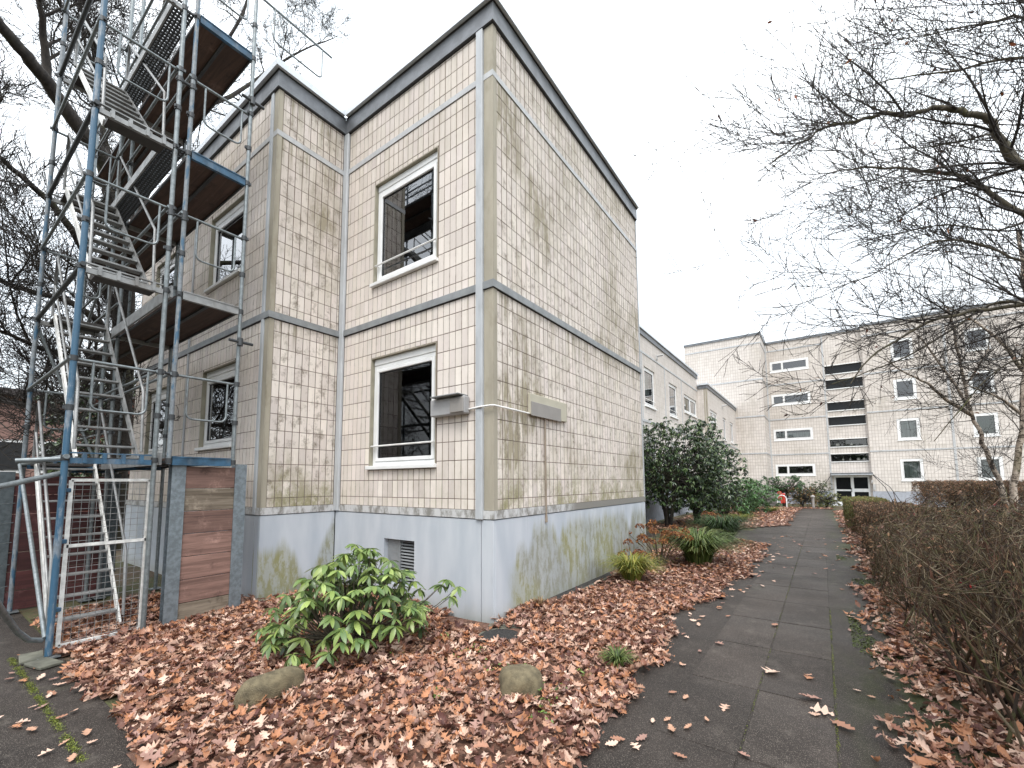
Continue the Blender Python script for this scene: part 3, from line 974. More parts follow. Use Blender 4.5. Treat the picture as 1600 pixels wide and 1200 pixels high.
# mid band is interrupted visually by the thicker strips
around(2.803, 2.897, .032, M['band'], 'drip_band')
around(2.797, 2.803, .024, M['gasket'], 'drip_band_shade')  # black strip painting the shadow below the mid band
around(5.612, 5.692, .016, M['upband'], 'joint_band')
around(0.0, .098, .024, M['ledge'], 'plinth_ledge')
around(6.34, 6.352, .03, M['gasket'], 'fascia_shade_strip')  # solid black strip, painted shade under the fascia
around(6.352, 6.60, .045, M['fascia'], 'fascia')
around(6.60, 6.615, .06, M['gasket'], 'cap_shade_strip')  # black strip standing in for the shadow under the roof cap
around(6.615, 6.72, .105, M['cap'], 'roof_edge_trim')
b = MB()      # inner upstand of the roof edge
b.box(-3.1, 0, 0.001, .25, 6.615, 6.70); b.box(-.25, -.0005, .251, 5.25, 6.615, 6.70)
b.box(-9.2, -3.1715, -1.129, -.9, 6.615, 6.70); b.box(-3.4, -3.1715, -.899, .5, 6.615, 6.70)
hp(b.build('roof_upstand', M['cap'], house))

# ---- plinth panels with joints
def plinth(fr, cuts, out=.016, holes=()):
    for a, c in zip(cuts, cuts[1:]):
        b = MB(); a2, c2 = a + .004, c - .004
        hh = [h for h in holes if a < h[0] < c]
        if not hh: fbox(b, fr, a2, c2, -1.45, -.012, -.1, out, .004)
        else:
            h = hh[0]
            fbox(b, fr, a2, h[0], -1.45, -.012, -.1, out); fbox(b, fr, h[1], c2, -1.45, -.012, -.1, out)
            fbox(b, fr, h[0], h[1], h[3], -.012, -.1, out); fbox(b, fr, h[0], h[1], -1.45, h[2], -.1, out)
        hp(b.build('plinth_panel', M['plinth'], house))
VENT = (1.225, 1.85, -.95, -.345)
plinth('F', [.02, 3.0, 3.171 + .016], holes=(VENT,))
plinth('S', [0.006, 2.7, 5.281])
plinth('R', [-.016, 1.11])
plinth('C', [0, 3.1, 5.95, 6.079 - .001])
b = MB(); b.box(-3.16, -.11, .11, 5.2, -1.4, 0.0); b.box(-9.2, -3.18, -1.11, 6, -1.4, 0.0)
hp(b.build('foundation', M['darksteel'], house))
# vent in the plinth
b = MB()
fbox(b, 'F', VENT[0], VENT[1], VENT[2], VENT[3], -.099, -.094)
hp(b.build('vent_recess', M['dark'], house))
vent = empty('ventilation_grille', (0, 0, 0)); vent.parent = house; hp(vent)
for a_, c_ in ((.26, .28), (VENT[1] - VENT[0] - .02, VENT[1] - VENT[0])):
    b = MB(); fbox(b, 'F', VENT[0] + a_, VENT[0] + c_, VENT[2], VENT[3], -.09, -.04); b.build('grille_frame', M['band'], vent)
b = MB(); fbox(b, 'F', VENT[0], VENT[0] + .259, VENT[2], VENT[3], -.09, -.055); b.build('blank_plate', M['band'], vent)
for i in range(14):
    z = VENT[3] - .03 - i * .042
    b = MB(); p = P('F', VENT[0] + .28, z, -.06); q = P('F', VENT[1] - .02, z, -.06)
    b.obox(((p[0] + q[0]) / 2, p[1], z), (1, 0, 0), (0, -1, -.8), (0, -.8, 1), (q[0] - p[0]) / 2, .013, .002)
    b.build('louvre', M['band'], vent)

# ---- windows
def window(parent, fr_p, s0, s1, z0, z1, rail=True, box=True, divide=None, curtain=None, sill_out=.06, rec=.07, fw=.06, keep=True, detail=True, sillside=.03, gmat=None):
    """fr_p(s, z, out) -> world; frame, sash, glass, sill, guard rail"""
    w = empty('window'); w.parent = parent
    if keep: hp(w)
    def bx(b, a0, a1, b0, b1, o0, o1, bev=0):
        p = fr_p(a0, b0, o0); q = fr_p(a1, b1, o1)
        if bev: b.cbox(p[0], q[0], p[1], q[1], b0, b1, bev)
        else: b.box(p[0], q[0], p[1], q[1], b0, b1)
    zt = z1
    if box:
        zt = z1 - .10
        b = MB(); bx(b, s0 + .01, s1, zt, z1, -rec - .03, -rec + .03, .008); b.build('shutter_box', M['pvc'], w)
    def ring(b, a0, a1, c0, c1, t, o0, o1, bev=.006):
        bx(b, a0, a0 + t, c0, c1, o0, o1, bev); bx(b, a1 - t, a1, c0, c1, o0, o1, bev)
        bx(b, a0 + t, a1 - t, c0, c0 + t, o0, o1, bev); bx(b, a0 + t, a1 - t, c1 - t, c1, o0, o1, bev)
    b = MB(); ring(b, s0 + .005, s1 - .005, z0 + .02, zt, fw, -rec - .04, -rec + .02); b.build('frame', M['pvc'], w)
    fields = []
    if divide: fields = [(s0 + .005 + fw, divide - .03), (divide + .03, s1 - .005 - fw)]
    else: fields = [(s0 + .005 + fw, s1 - .005 - fw)]
    if divide:
        b = MB(); bx(b, divide - .03, divide + .03, z0 + .02 + fw, zt - fw, -rec - .035, -rec + .02); b.build('mullion', M['pvc'], w)
    for (a, c) in fields:
        lo, hi = z0 + .02 + fw, zt - fw
        t = .05 if detail else .035
        b = MB(); ring(b, a + .004, c - .004, lo + .004, hi - .004, t, -rec - .03, -rec + .034); b.build('sash', M['pvc'], w)
        b = MB(); ring(b, a + .004 + t, c - .004 - t, lo + .004 + t, hi - .004 - t, .012, -rec - .02, -rec + .012, 0); b.build('gasket', M['gasket'], w)
        b = MB(); g0 = a + .016 + t; g1 = c - .016 - t; h0 = lo + .016 + t; h1 = hi - .016 - t
        b.add([fr_p(g0, h0, -rec), fr_p(g1, h0, -rec), fr_p(g1, h1, -rec), fr_p(g0, h1, -rec)], [(0, 1, 2, 3)])
        b.build('pane', gmat or M['glass'], w)
    if curtain:
        cm, c0, c1 = curtain
        b = MB(); n = 40; vs = []; fs = []
        for i in range(n + 1):
            s = s0 + .08 + (s1 - s0 - .16) * i / n
            o = -rec - .16 + .02 * math.sin(i * 1.7) + .01 * math.sin(i * 4.1)
            vs += [fr_p(s, z0 + c0, o), fr_p(s, z0 + c1, o)]
        for i in range(n): fs.append((2 * i, 2 * i + 2, 2 * i + 3, 2 * i + 1))
        b.add(vs, fs, True); b.build('curtain', cm, w)
    b = MB(); bx(b, s0 - sillside, s1 + sillside, z0 - .035, z0 + .018, -rec, sill_out, .006); b.build('sill', M['pvc'], w)
    if rail:
        b = MB(); zz = z0 + .31
        p = fr_p(s0 + .03, zz, .0); q = fr_p(s1 - .03, zz, .0)
        b.tube([p, q], .013, 8)
        for s in (s0 + .05, s1 - .05):
            b.tube([fr_p(s, zz - .0, .0), fr_p(s, zz, -rec + .02)], .009, 6)
        b.build('guard_rail', M['cable'], w)
    return w
for i, (s0, s1, z0, z1) in enumerate(OPEN['F']):
    window(house, lambda s, z, o: P('F', s, z, o), s0, s1, z0, z1, gmat=M['dimmed_pane'] if i == 0 else None)
for i, (s0, s1, z0, z1) in enumerate(OPEN['C']):
    window(house, lambda s, z, o: P('C', s, z, o), s0, s1, z0, z1, rail=False, rec=.075)
# beige frame strips round the openings
for fr in 'FC':
    for (s0, s1, z0, z1) in OPEN[fr]:
        b = MB()
        fbox(b, fr, s0 - .012, s0, z0 - .03, z1 + .012, 0, .008); fbox(b, fr, s1, s1 + .012, z0 - .03, z1 + .012, 0, .008)
        fbox(b, fr, s0, s1, z1, z1 + .012, 0, .008)
        hp(b.build('opening_trim', M['pilaster'], house))
# a yellow sticker inside the lower window
b = MB(); b.box(-1.115, -1.095, .078, .08, 1.72, 1.90)
hp(b.build('window_handle', simple('pale_yellow_plastic', (.7, .55, .3), .5), house))

# ---- boxes, conduit and pipe fixed to the corner
lamp = empty('wall_box', (-.65, 0, 1.39), label='grey rectangular box fixed beside the lower front window by the corner', cat='box')
b = MB(); b.cbox(-.30, .29, -.115, -.008, -.115, .105, .012); b.build('housing', M['boxgrey'], lamp)
b = MB(); b.cbox(.06, .29, -.135, -.1155, -.10, .085, .008); b.build('front_panel', M['boxgrey2'], lamp)
b = MB(); b.cbox(-.22, .26, -.20, -.008, .112, .127, .004); b.build('top_flap', M['band'], lamp)
sgn = empty('sign_board', (.0, 1.25, 1.46), label='beige and grey plate fixed on the side wall above a thin brown pipe', cat='sign')
b = MB(); b.cbox(.01, .05, -.52, .50, -.135, .15, .006); b.build('board', M['boxbeige'], sgn)
b = MB(); b.cbox(.0505, .062, -.50, .30, -.15, .04, .003); b.build('grey_panel', M['boxgrey2'], sgn)
b = MB()
b.tube([(-.36, -.022, 1.33), (-.14, -.06, 1.335), (.02, -.06, 1.335)], .012, 8)
b.tube([(.02, -.06, 1.335), (.045, -.045, 1.335), (.045, .2, 1.335), (.03, .74, 1.335)], .012, 8)
tag(b.build('cable_conduit', M['cable']), 'white conduit bent round the building corner between the grey box and the beige plate', 'conduit')
b = MB(); b.tube([(.03, 1.14, 1.32), (.03, 1.14, -.09)], .014, 8); b.tube([(.03, 1.14, -.03), (.03, 1.14, -.12)], .019, 8)
b.box(.008, .03, 1.12, 1.16, .7, .72)
tag(b.build('drain_pipe', M['pipe']), 'thin brown vertical pipe running down the side wall under the beige plate', 'pipe')

# ------------------------------------------------------------------ wing behind and far block
wing = empty('low_apartment_wing', (-4, 14, -1.2), label='two storey tiled wing set back behind the near building, row of upper windows', cat='building')
WX = -2.52
def WP(s, z, o): return (WX + o, s, z)
def shell(parent, mat, PF, s0, s1, z0, z1, ops, depth=.14, name='wall', inner=True):
    ss = sorted({s0, s1} | {q[0] for q in ops} | {q[1] for q in ops}); zs = sorted({z0, z1} | {q[2] for q in ops} | {q[3] for q in ops})
    b = MB()
    for i in range(len(ss) - 1):
        for j in range(len(zs) - 1):
            sm, zm = (ss[i] + ss[i + 1]) / 2, (zs[j] + zs[j + 1]) / 2
            if any(q[0] < sm < q[1] and q[2] < zm < q[3] for q in ops): continue
            b.add([PF(ss[i], zs[j], 0), PF(ss[i + 1], zs[j], 0), PF(ss[i + 1], zs[j + 1], 0), PF(ss[i], zs[j + 1], 0)], [(0, 1, 2, 3)])
    for (a, c, d, e) in ops:
        for quad in ([(a, d, 0), (a, d, -depth), (a, e, -depth), (a, e, 0)], [(c, d, -depth), (c, d, 0), (c, e, 0), (c, e, -depth)],
                     [(a, e, 0), (a, e, -depth), (c, e, -depth), (c, e, 0)], [(a, d, -depth), (a, d, 0), (c, d, 0), (c, d, -depth)]):
            b.add([PF(*q) for q in quad], [(0, 1, 2, 3)])
    o = b.build(name, mat, parent)
    if inner and ops:
        r = MB()
        for (a, c, d, e) in ops:
            q = [(a - .1, d - .1), (c + .1, d - .1), (c + .1, e + .1), (a - .1, e + .1)]
            D_ = -1.2
            vs = [PF(x, y, -depth - .02) for x, y in q] + [PF(x, y, D_) for x, y in q]
            r.add(vs, [(4, 5, 6, 7), (0, 1, 5, 4), (1, 2, 6, 5), (2, 3, 7, 6), (3, 0, 4, 7)])
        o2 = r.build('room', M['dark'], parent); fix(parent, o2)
    fix(parent, o)
    return o
def fix(parent, o):
    o.matrix_parent_inverse = Matrix.Translation(-Vector(parent.location)); return o
wo = [(13.2, 14.6, 3.47, 5.12), (16.75, 18.15, 3.47, 5.10), (19.5, 22.28, 4.0, 5.0), (13.2, 14.6, .67, 2.3), (16.75, 18.15, .67, 2.3), (19.5, 22.28, 1.2, 2.2), (8.5, 10, 3.47, 5.1)]
shell(wing, M['wingwall'], WP, 5.281, 22.6, 0, 6.35, wo)
b2o = [(23.3, 25.35, 3.8, 4.62), (27.35, 28.4, 3.1, 4.62), (30.0, 31.4, 3.1, 4.62), (23.3, 25.35, 1.0, 1.9)]
def WP2(s, z, o): return (-2.0 + o, s, z)
shell(wing, M['wingwall'], WP2, 22.6, 32.95, 0, 5.75, b2o)
shell(wing, M['wingwall'], lambda s, z, o: (s, 22.6 - o, z), WX, -2.0, 0, 5.75, [], inner=False)
boxes('plinth', M['farplinth'], wing, [(WX - .2, WX + .012, 5.3, 22.6, -1.6, -.0), (-2.2, -1.985, 22.6, 32.95, -1.6, 0), (WX, -2.0, 22.588, 22.6, -1.6, 0)], fix)
boxes('joint_band', M['upband'], wing, [(WX - .0, WX + .02, 5.3, 22.6, 5.612, 5.69), (WX, WX + .03, 5.3, 22.6, 2.80, 2.9), (-2.0, -1.97, 22.6, 32.95, 2.8, 2.9), (WX, -2.0, 22.57, 22.6, 2.8, 2.9), (WX + .0, WX + .02, 16.03, 16.12, .1, 5.6), (WX, WX + .02, 18.98, 19.06, .1, 5.6), (WX, WX + .02, 12.9, 12.98, .1, 5.6)], fix)
boxes('corner_pier', M['pilaster'], wing, [(-2.06, -1.985, 22.585, 22.66, .0, 5.74), (-2.16, -2.1, 22.58, 22.6, .0, 5.74)], fix)
boxes('fascia', M['fascia'], wing, [(WX - .1, WX + .05, 5.3, 22.65, 6.35, 6.56), (-8, WX - .1, 22.4, 22.65, 6.35, 6.56), (-2.1, -1.95, 22.55, 32.9, 5.75, 5.95), (WX + .06, -2.1, 22.55, 22.7, 5.75, 5.95)], fix)
boxes('roof', M['cap'], wing, [(-8, WX + .1, 5.3, 22.7, 6.56, 6.66), (-8, -1.9, 22.701, 32.9, 5.95, 6.05), (WX + .11, -1.9, 22.48, 22.7005, 5.95, 6.05)], fix)
b = MB(); b.box(-8, WX - .001, 22.4, 22.58, 0, 6.34); fix(wing, b.build('end_wall', M['wingwall'], wing))
for (a, c, d, e) in wo[:6]:
    w_ = window(wing, WP, a, c, d, e, rail=(e - d > 1.3), box=False, divide=(a + c) / 2 if c - a > 2 else None, keep=False, curtain=(M['curtain'], .6, 1.5) if a < 14 and d > 3 else None, fw=.1)
    fix(wing, w_)
for (a, c, d, e) in b2o:
    w_ = window(wing, WP2, a, c, d, e, rail=False, box=False, divide=(a + c) / 2 if c - a > 2 else None, keep=False, fw=.09); fix(wing, w_)
for yy, zz, x0 in ((14.9, 5.9, WX), (27.2, 5.35, -2.0)):
    b = MB(); b.tube([(x0, yy, zz), (x0 + .32, yy, zz + .02)], .045, 8); b.box(x0, x0 + .06, yy - .07, yy + .07, zz - .16, zz + .05)
    fix(wing, b.build('overflow_spout', M['ltgrey'], wing))

block = empty('four_storey_block', (5, 38, -1.4), label='four storey pale tiled apartment block closing the view at the end of the path', cat='building')
ZR = 11.45
def B1(s, z, o): return (s, 32.95 - o, z)
def B2(s, z, o): return (s, 36.2 - o, z)
def B3(s, z, o): return (s, 35.9 - o, z)
shell(block, M['farwall'], B1, -5.57, -.10, -.4, ZR, [], inner=False)
shell(block, M['farwall'], lambda s, z, o: (-.10 + o, s, z), 32.95, 36.2, -.4, ZR, [], inner=False)
h2 = [(.2, 2.83, q + .0, q + .93) for q in (.76, 3.54, 6.35, 9.1)]
h2 = [(.18, 2.78, .76, 1.66), (.18, 2.78, 3.54, 4.45), (.18, 2.78, 6.35, 7.25), (.2, 2.80, 9.06, 9.95)]
shell(block, M['farwall'], B2, -.10, 3.70, -.4, ZR, h2)
# stair bay with slit openings
st = [(3.78, 5.98, a, c) for a, c in ((8.39, 9.02), (7.25, 7.93), (5.6, 6.21), (4.48, 5.10), (2.88, 3.42), (1.78, 2.32))]
door_o = (3.86, 5.92, -1.32, .70)
shell(block, M['farwall'], B2, 3.70, 6.04, -1.5, ZR, st + [door_o], depth=.25)
wcols = ((7.6, 8.78), (11.3, 12.45), (14.3, 15.6), (18, 19.3))
wz = ((.32, 1.82), (3.12, 4.62), (5.95, 7.4), (8.75, 10.25))
h3 = [(a, c, d, e) for a, c in wcols for d, e in wz]
shell(block, M['farwall'], B3, 6.04, 24, -.4, ZR + .12, h3)
shell(block, M['farwall'], lambda s, z, o: (6.04 - o, s, z), 35.9, 36.2, -1.5, ZR + .12, [], inner=False)
boxes('plinth', M['farplinth'], block, [(-5.57, -.088, 32.94, 33.2, -1.8, -.4), (-.3, -.088, 33.2, 36.19, -1.8, -.4), (-.08, 3.7, 36.19, 36.4, -1.8, -.4), (6.03, 24, 35.89, 36.1, -1.8, -.4)], fix)
bl = []
for z in (2.385, 5.185, 7.99, 10.79):
    bl.append((-5.57, -.07, 32.92, 32.95, z, z + .1)); bl.append((-.1, -.07, 32.951, 36.17, z, z + .1)); bl.append((-.0695, 3.70, 36.17, 36.2, z, z + .1)); bl.append((6.04, 24, 35.87, 35.9, z, z + .1))
bl.append((-.1, -.0, 36.16, 36.2, -.4, ZR))
bl.append((3.66, 3.76, 36.16, 36.2, -1.4, ZR))
bl.append((10.3, 10.42, 35.86, 35.9, -.4, 2.38)); bl.append((10.3, 10.42, 35.86, 35.9, 2.5, 5.18)); bl.append((10.3, 10.42, 35.86, 35.9, 5.3, 7.98)); bl.append((10.3, 10.42, 35.86, 35.9, 8.1, 10.78))
boxes('joint_band', M['upband'], block, bl, fix)
boxes('fascia', M['fascia'], block, [(-5.6, -.05, 32.88, 33.1, ZR, ZR + .14), (-.2, -.05, 33.1, 36.1, ZR, ZR + .14), (-.05, 6.04, 36.12, 36.3, ZR, ZR + .14), (6.0, 24, 35.82, 36, ZR + .12, ZR + .26)], fix)
boxes('roof', M['cap'], block, [(-5.62, -.02, 32.85, 45, ZR + .141, ZR + .2), (-.019, 6.03, 36.1, 45, ZR + .141, ZR + .2), (6.031, 24, 35.8, 45, ZR + .262, ZR + .32)], fix)
boxes('end_wall', M['farwall'], block, [(-5.57, -5.4, 33, 45, -1.6, ZR), (23.8, 24, 36, 45, -1.6, ZR)], fix)
for (a, c, d, e) in h2:
    w_ = window(block, B2, a, c, d, e, rail=False, box=False, divide=a + .85, keep=False, fw=.13, rec=.02, sill_out=.03, detail=False,
                curtain=(M['curtain'], .25, .6) if 3 < d < 4 else None); fix(block, w_)
for i, (a, c, d, e) in enumerate(h3):
    if a > 17: continue
    cu = (M['greenblind'], .1, 1.4) if (a > 11 and a < 12 and 3 < d < 4) else ((M['curtain'], .1, 1.4) if i % 4 in (0, 1) else None)
    w_ = window(block, B3, a, c, d, e, rail=False, box=False, keep=False, fw=.13, rec=.03, sill_out=.04, detail=False, curtain=cu); fix(block, w_)
for (a, c, d, e) in st:
    w_ = empty('slit_window'); w_.parent = block; fix(block, w_)
    b = MB(); b.box(a, c, 36.14, 36.30, d - .06, d - .002); b.box(a, c, 36.16, 36.30, e + .002, e + .05); b.build('sill', M['pvc'], w_)
    b = MB(); b.add([B2(a, d, -.14), B2(c, d, -.14), B2(c, e, -.14), B2(a, e, -.14)], [(0, 1, 2, 3)]); b.build('pane', M['slitglass'] if d > 3 else M['glass'], w_)
    b = MB(); b.box(a, a + .06, 36.3, 36.36, d, e); b.box(c - .06, c, 36.3, 36.36, d, e); b.box(a, c, 36.3, 36.36, d, d + .05); b.box(a, c, 36.3, 36.36, e - .05, e)
    b.build('frame', M['gasket'], w_)
    if d < 3:
        rr = random.Random(int(d * 10)); b = MB()
        for q in range(5):
            x = rr.uniform(a + .2, c - .2)
            b.tube([(x, 36.42, d), (x, 36.42, d + .12)], [.05, .07], 8); b.tube([(x, 36.42, d + .12), (x + .03, 36.42, d + .28)], [.1, .02], 6)
        b.build('pot_plants', M['plainbeige'], w_)
# entrance door, canopy, steps
dr = empty('entrance_door'); dr.parent = block; fix(block, dr)
a, c, d, e = door_o
b = MB()
b.box(a, a + .12, 36.25, 36.33, d, e); b.box(c - .1, c, 36.25, 36.33, d, e); b.box(a + .12, c - .1, 36.25, 36.33, e - .1, e)
b.box(a + .98, a + 1.16, 36.25, 36.33, d, e - .1); b.box(a + .12, a + .98, 36.25, 36.33, d, d + .14); b.box(a + 1.16, c - .1, 36.25, 36.33, d, d + .14)
b.box(a + .12, a + .98, 36.25, 36.33, d + .92, d + 1.04); b.box(a + 1.16, c - .1, 36.25, 36.33, d + .86, d + 1.1)
b.build('frame', M['pvc'], dr)
b = MB(); b.add([B2(a, d, -.1), B2(c, d, -.1), B2(c, e, -.1), B2(a, e, -.1)], [(0, 1, 2, 3)]); b.build('pane', M['slitglass'], dr)
b = MB(); b.tube([(a + 1.0, 36.2, d + .85), (a + 1.0, 36.2, d + 1.15)], .02, 6); b.build('handle', M['darksteel'], dr)
b = MB(); b.box(3.66, 6.06, 35.2, 36.17, .82, .93); fix(block, b.build('canopy', M['fascia'], block))
b = MB(); b.box(3.68, 6.04, 35.18, 36.17, .76, .818); fix(block, b.build('canopy_trim', M['strip'], block))
b = MB()
for x0, dx in ((3.72, -.9), (6.0, 1.1), (6.02, 1.5)):
    b.tube([(x0, 35.3, .82), (x0 + dx * .6, 35.4, -.1), (x0 + dx, 35.5, -1.3)], .022, 6)
fix(block, b.build('canopy_rod', M['darksteel'], block))
b = MB(); b.box(3.7, 6.0, 34.9, 36.2, -1.5, -1.33); b.box(3.5, 6.2, 34.3, 34.9, -1.5, -1.37); fix(block, b.build('doorstep', M['upband'], block))
b = MB(); b.box(6.06, 6.2, 35.83, 35.88, -.3, .1); b.box(5.98, 6.08, 35.8, 35.86, .2, .4); fix(block, b.build('bell_panel', M['ltgrey'], block))

# red brick house far left
bh = empty('brick_house', (-26, 2, -1.2), label='red brick house seen behind the scaffold at the far left', cat='house')
def HB(name, mat, *boxes):
    b = MB()
    for q in boxes: b.box(*q)
    return fix(bh, b.build(name, mat, bh))
HB('wall', M['brick'], (-30, -22.5, .6, 12, -1.3, 4.3)); HB('wall', M['pinkbrick'], (-32, -22.6, -3.2, .599, -1.3, 3.9))
HB('roof', M['rooftile'], (-32.4, -22.1, -3.6, .59, 3.9, 4.15), (-30.4, -22.1, .6, 12.4, 4.3, 4.6))
for y0, z0 in ((-2.2, .9), (-.9, .9), (2.0, 1.0), (5.0, 1.0)):
    w_ = empty('window'); w_.parent = bh; fix(bh, w_)
    xo = -22.49 if y0 > .6 else -22.59
    b = MB(); b.box(xo, xo + .05, y0, y0 + 1.0, z0, z0 + 1.3); b.build('frame', M['pvc'], w_)
    b = MB(); b.box(xo + .051, xo + .06, y0 + .1, y0 + .9, z0 + .12, z0 + 1.2); b.build('pane', M['dark'], w_)

# ------------------------------------------------------------------ stair scaffold
scaf = empty('stair_scaffold', (-4.2, -2.3, -1.2), label='galvanised stair scaffold with blue marked posts in front of the left facade', cat='scaffold')
def sp(o): o.matrix_parent_inverse = Matrix.Translation(-Vector(scaf.location)); return o
LV = [.70, 2.66, 4.43, 6.25]
XS = (-2.9, -5.4, -7.95)
def tubep(name, pts, r=.024, mat=None, n=10):
    b = MB(); b.tube(pts, r, n); return sp(b.build(name, mat or M['galv'], scaf))
# standards
for xi, x in enumerate(XS):
    rows = [(-2.28, 8.4), (-1.62, 8.2 if xi == 0 else 7.6)]
    if xi < 2: rows = [(-3.11, 8.8), (-2.41, 8.8)] + rows
    for (y, zt) in rows:
        z = -1.17
        if xi == 0 and y > -2.3: z = .66
        if xi == 0 and y == -2.41: z = -1.17
        lean = 0
        mat = M['galvblue'] if (y == -3.11 and xi == 0) else (M['galvbit'] if (y == -3.11 or (xi == 0 and y == -2.28)) else M['galv'])
        tubep('standard', [(x, y, z), (x, y, zt)], .027 if y == -3.11 and xi == 0 else .0242, mat)
        for zc in LV:
            for zz in (zc, zc + 1.0, zc + .5):
                if zz > zt or zz < z: continue
                if 'cp' not in globals():
                    b = MB(); b.tube([(0, 0, -.028), (0, 0, .028)], .034, 8); b.box(-.03, .05, -.012, .012, -.016, .016); cp = b.mesh('coupler', M['darksteel'])
                sp(link('coupler', cp, scaf, (x, y, zz), (0, 0, random.uniform(0, 6))))
        if z < 0:
            b = MB(); b.box(x - .075, x + .075, y - .075, y + .075, -1.185, -1.175); b.tube([(x, y, -1.175), (x, y, -1.0)], .018, 8)
            sp(b.build('base_plate', M['galv'], scaf))
# cross tubes (transoms) at each level, decks, guard frames
for li, z in enumerate(LV):
    for xi, x in enumerate(XS):
        ya, yb = (-3.11, -2.41) if xi < 2 else (None, None)
        if ya is not None:
            b = MB(); b.box(x - .02, x + .02, ya + .03, yb - .03, z - .055, z + .0); b.box(x - .016, x + .016, ya + .03, yb - .03, z + .045, z + .058)
            for q in range(4): b.box(x - .03, x + .03, ya + .12 + q * .15, ya + .15 + q * .15, z - .05, z + .05)
            sp(b.build('transom', M['bluebeam'] if z < 1 else M['alu'], scaf))
        b = MB(); b.box(x - .022, x + .022, -2.25, -1.65, z - .05, z + .035)
        b.box(x - .03, x + .03, -2.25, -1.65, z + .036, z + .05)
        sp(b.build('transom', M['bluebeam'] if (z < 1 or x == -2.9 and li > 1) else M['alu'], scaf))
    for xi in range(len(XS) - 1):
        xa, xb = XS[xi] - .03, XS[xi + 1] + .03
        if li == 0 and xi == 0: pass
        for j in range(2):
            y0 = -2.27 + j * .325
            b = MB(); b.cbox(xb, xa, y0, y0 + .315, z + .005, z + .035, .004)
            sp(b.build('deck_board', M['deckwood'], scaf))
            b = MB(); b.box(xb, xa, y0 - .004, y0 + .012, z - .02, z + .004); b.box(xb, xa, y0 + .30, y0 + .318, z - .02, z + .004)
            sp(b.build('deck_edge_rail', M['darksteel'], scaf))
        # horizontal ledgers on the outer row
        if xi == 0:
            tubep('ledger', [(xa + .1, -3.11, z + .01), (xb - .1, -3.11, z + .01)], .024, M['darksteel'] if li > 0 else M['galv'])
            tubep('guard_rail', [(xa + .05, -3.13, z + 1.0), (xb - .05, -3.13, z + 1.0)], .017)
            tubep('guard_rail', [(xa + .05, -2.44, z + 1.0), (xb - .05, -2.44, z + 1.0)], .017)
        tubep('guard_rail', [(xa + .05, -2.31, z + 1.0), (xb - .05, -2.31, z + 1.0)], .017)
        if xi == 1: tubep('guard_rail', [(xa + .05, -2.31, z + .5), (xb - .05, -2.31, z + .5)], .017)
        # perforated steel plank seen from below against the sky
        if xi == 0 and li in (2, 3):
            b = MB(); W = .20; yy = -2.30 - W
            for q in range(6): b.box(xb, xa, yy + q * W / 5.5, yy + q * W / 5.5 + .016, z + .01, z + .035)
            n = 44
            for q in range(n):
                x = xb + (xa - xb) * q / (n - 1)
                b.box(x - .013, x + .013, yy, yy + W, z + .012, z + .033)
            sp(b.build('perforated_plank', M['darksteel'], scaf))
            b = MB(); b.box(xb, xa, yy - .02, yy - .003, z - .01, z + .1); sp(b.build('plank_edge', M['alu'], scaf))
        if xi == 0 and li in (0, 1):
            b = MB(); b.box(xb, xa, -2.36, -2.335, z - .05, z + .09); sp(b.build('plank_edge', M['alu'], scaf))

def guard_frame(x, y0, y1, z, dirx=False):
    """end guard: top tube with a U shaped lower bar"""
    b = MB(); r = .012
    zt, zm = z + 1.0, z + .5
    b.tube([(x, y0, zt), (x, y1, zt)], .0165, 8)
    a, c = y0 + (y1 - y0) * .22, y0 + (y1 - y0) * .86
    rr = .07; pts = [(x, a, zt)]
    pts += [(x, a, zm + rr)] + [(x, a + rr * (1 - math.cos(t)), zm + rr * (1 - math.sin(t))) for t in (.5, 1.0, 1.57)]
    pts += [(x, c - rr * (1 - math.cos(t)), zm + rr * (1 - math.sin(t))) for t in (1.57, 1.0, .5)] + [(x, c, zm + rr), (x, c, zt)]
    b.tube(pts, r, 8)
    return sp(b.build('guard_frame', M['galv'], scaf))
for li, z in enumerate(LV):
    guard_frame(-2.93, -3.11, -2.41, z)
    guard_frame(-2.93, -2.28, -1.62, z)
    guard_frame(-5.43, -3.11, -2.41, z)
guard_frame(-2.9, -1.62, -.48, 6.25)
# short wall ties
for z in (2.25, 5.6):
    b = MB(); b.tube([(-2.86, -1.75, z), (-2.86, -1.47, z)], .02, 8); b.tube([(-2.86, -1.62, z - .05), (-2.86, -1.62, z + .05)], .034, 8); sp(b.build('wall_tie', M['darksteel'], scaf))
for z in (1.7, 3.6, 5.3):
    b = MB(); b.tube([(-2.9, -2.45, z), (-2.9, -2.24, z)], .018, 8); b.tube([(-2.9, -2.41, z - .03), (-2.9, -2.41, z + .03)], .036, 8); b.tube([(-2.9, -2.28, z - .03), (-2.9, -2.28, z + .03)], .036, 8)
    sp(b.build('double_coupler', M['darksteel'], scaf))
# diagonal braces in the long direction
tubep('brace', [(-5.4, -3.14, .7), (-2.9, -3.14, -1.0)], .02)
tubep('brace', [(-7.95, -2.33, 2.7), (-5.4, -2.33, 4.4)], .019)
tubep('brace', [(-7.95, -2.33, .75), (-5.4, -2.33, 2.6)], .019)
tubep('brace', [(-7.95, -2.33, 4.5), (-5.4, -2.33, 6.2)], .019)
tubep('brace', [(-5.45, -3.1, 2.7), (-5.45, -2.41, 4.4)], .019); tubep('brace', [(-5.45, -2.41, .75), (-5.45, -3.1, 2.6)], .019)
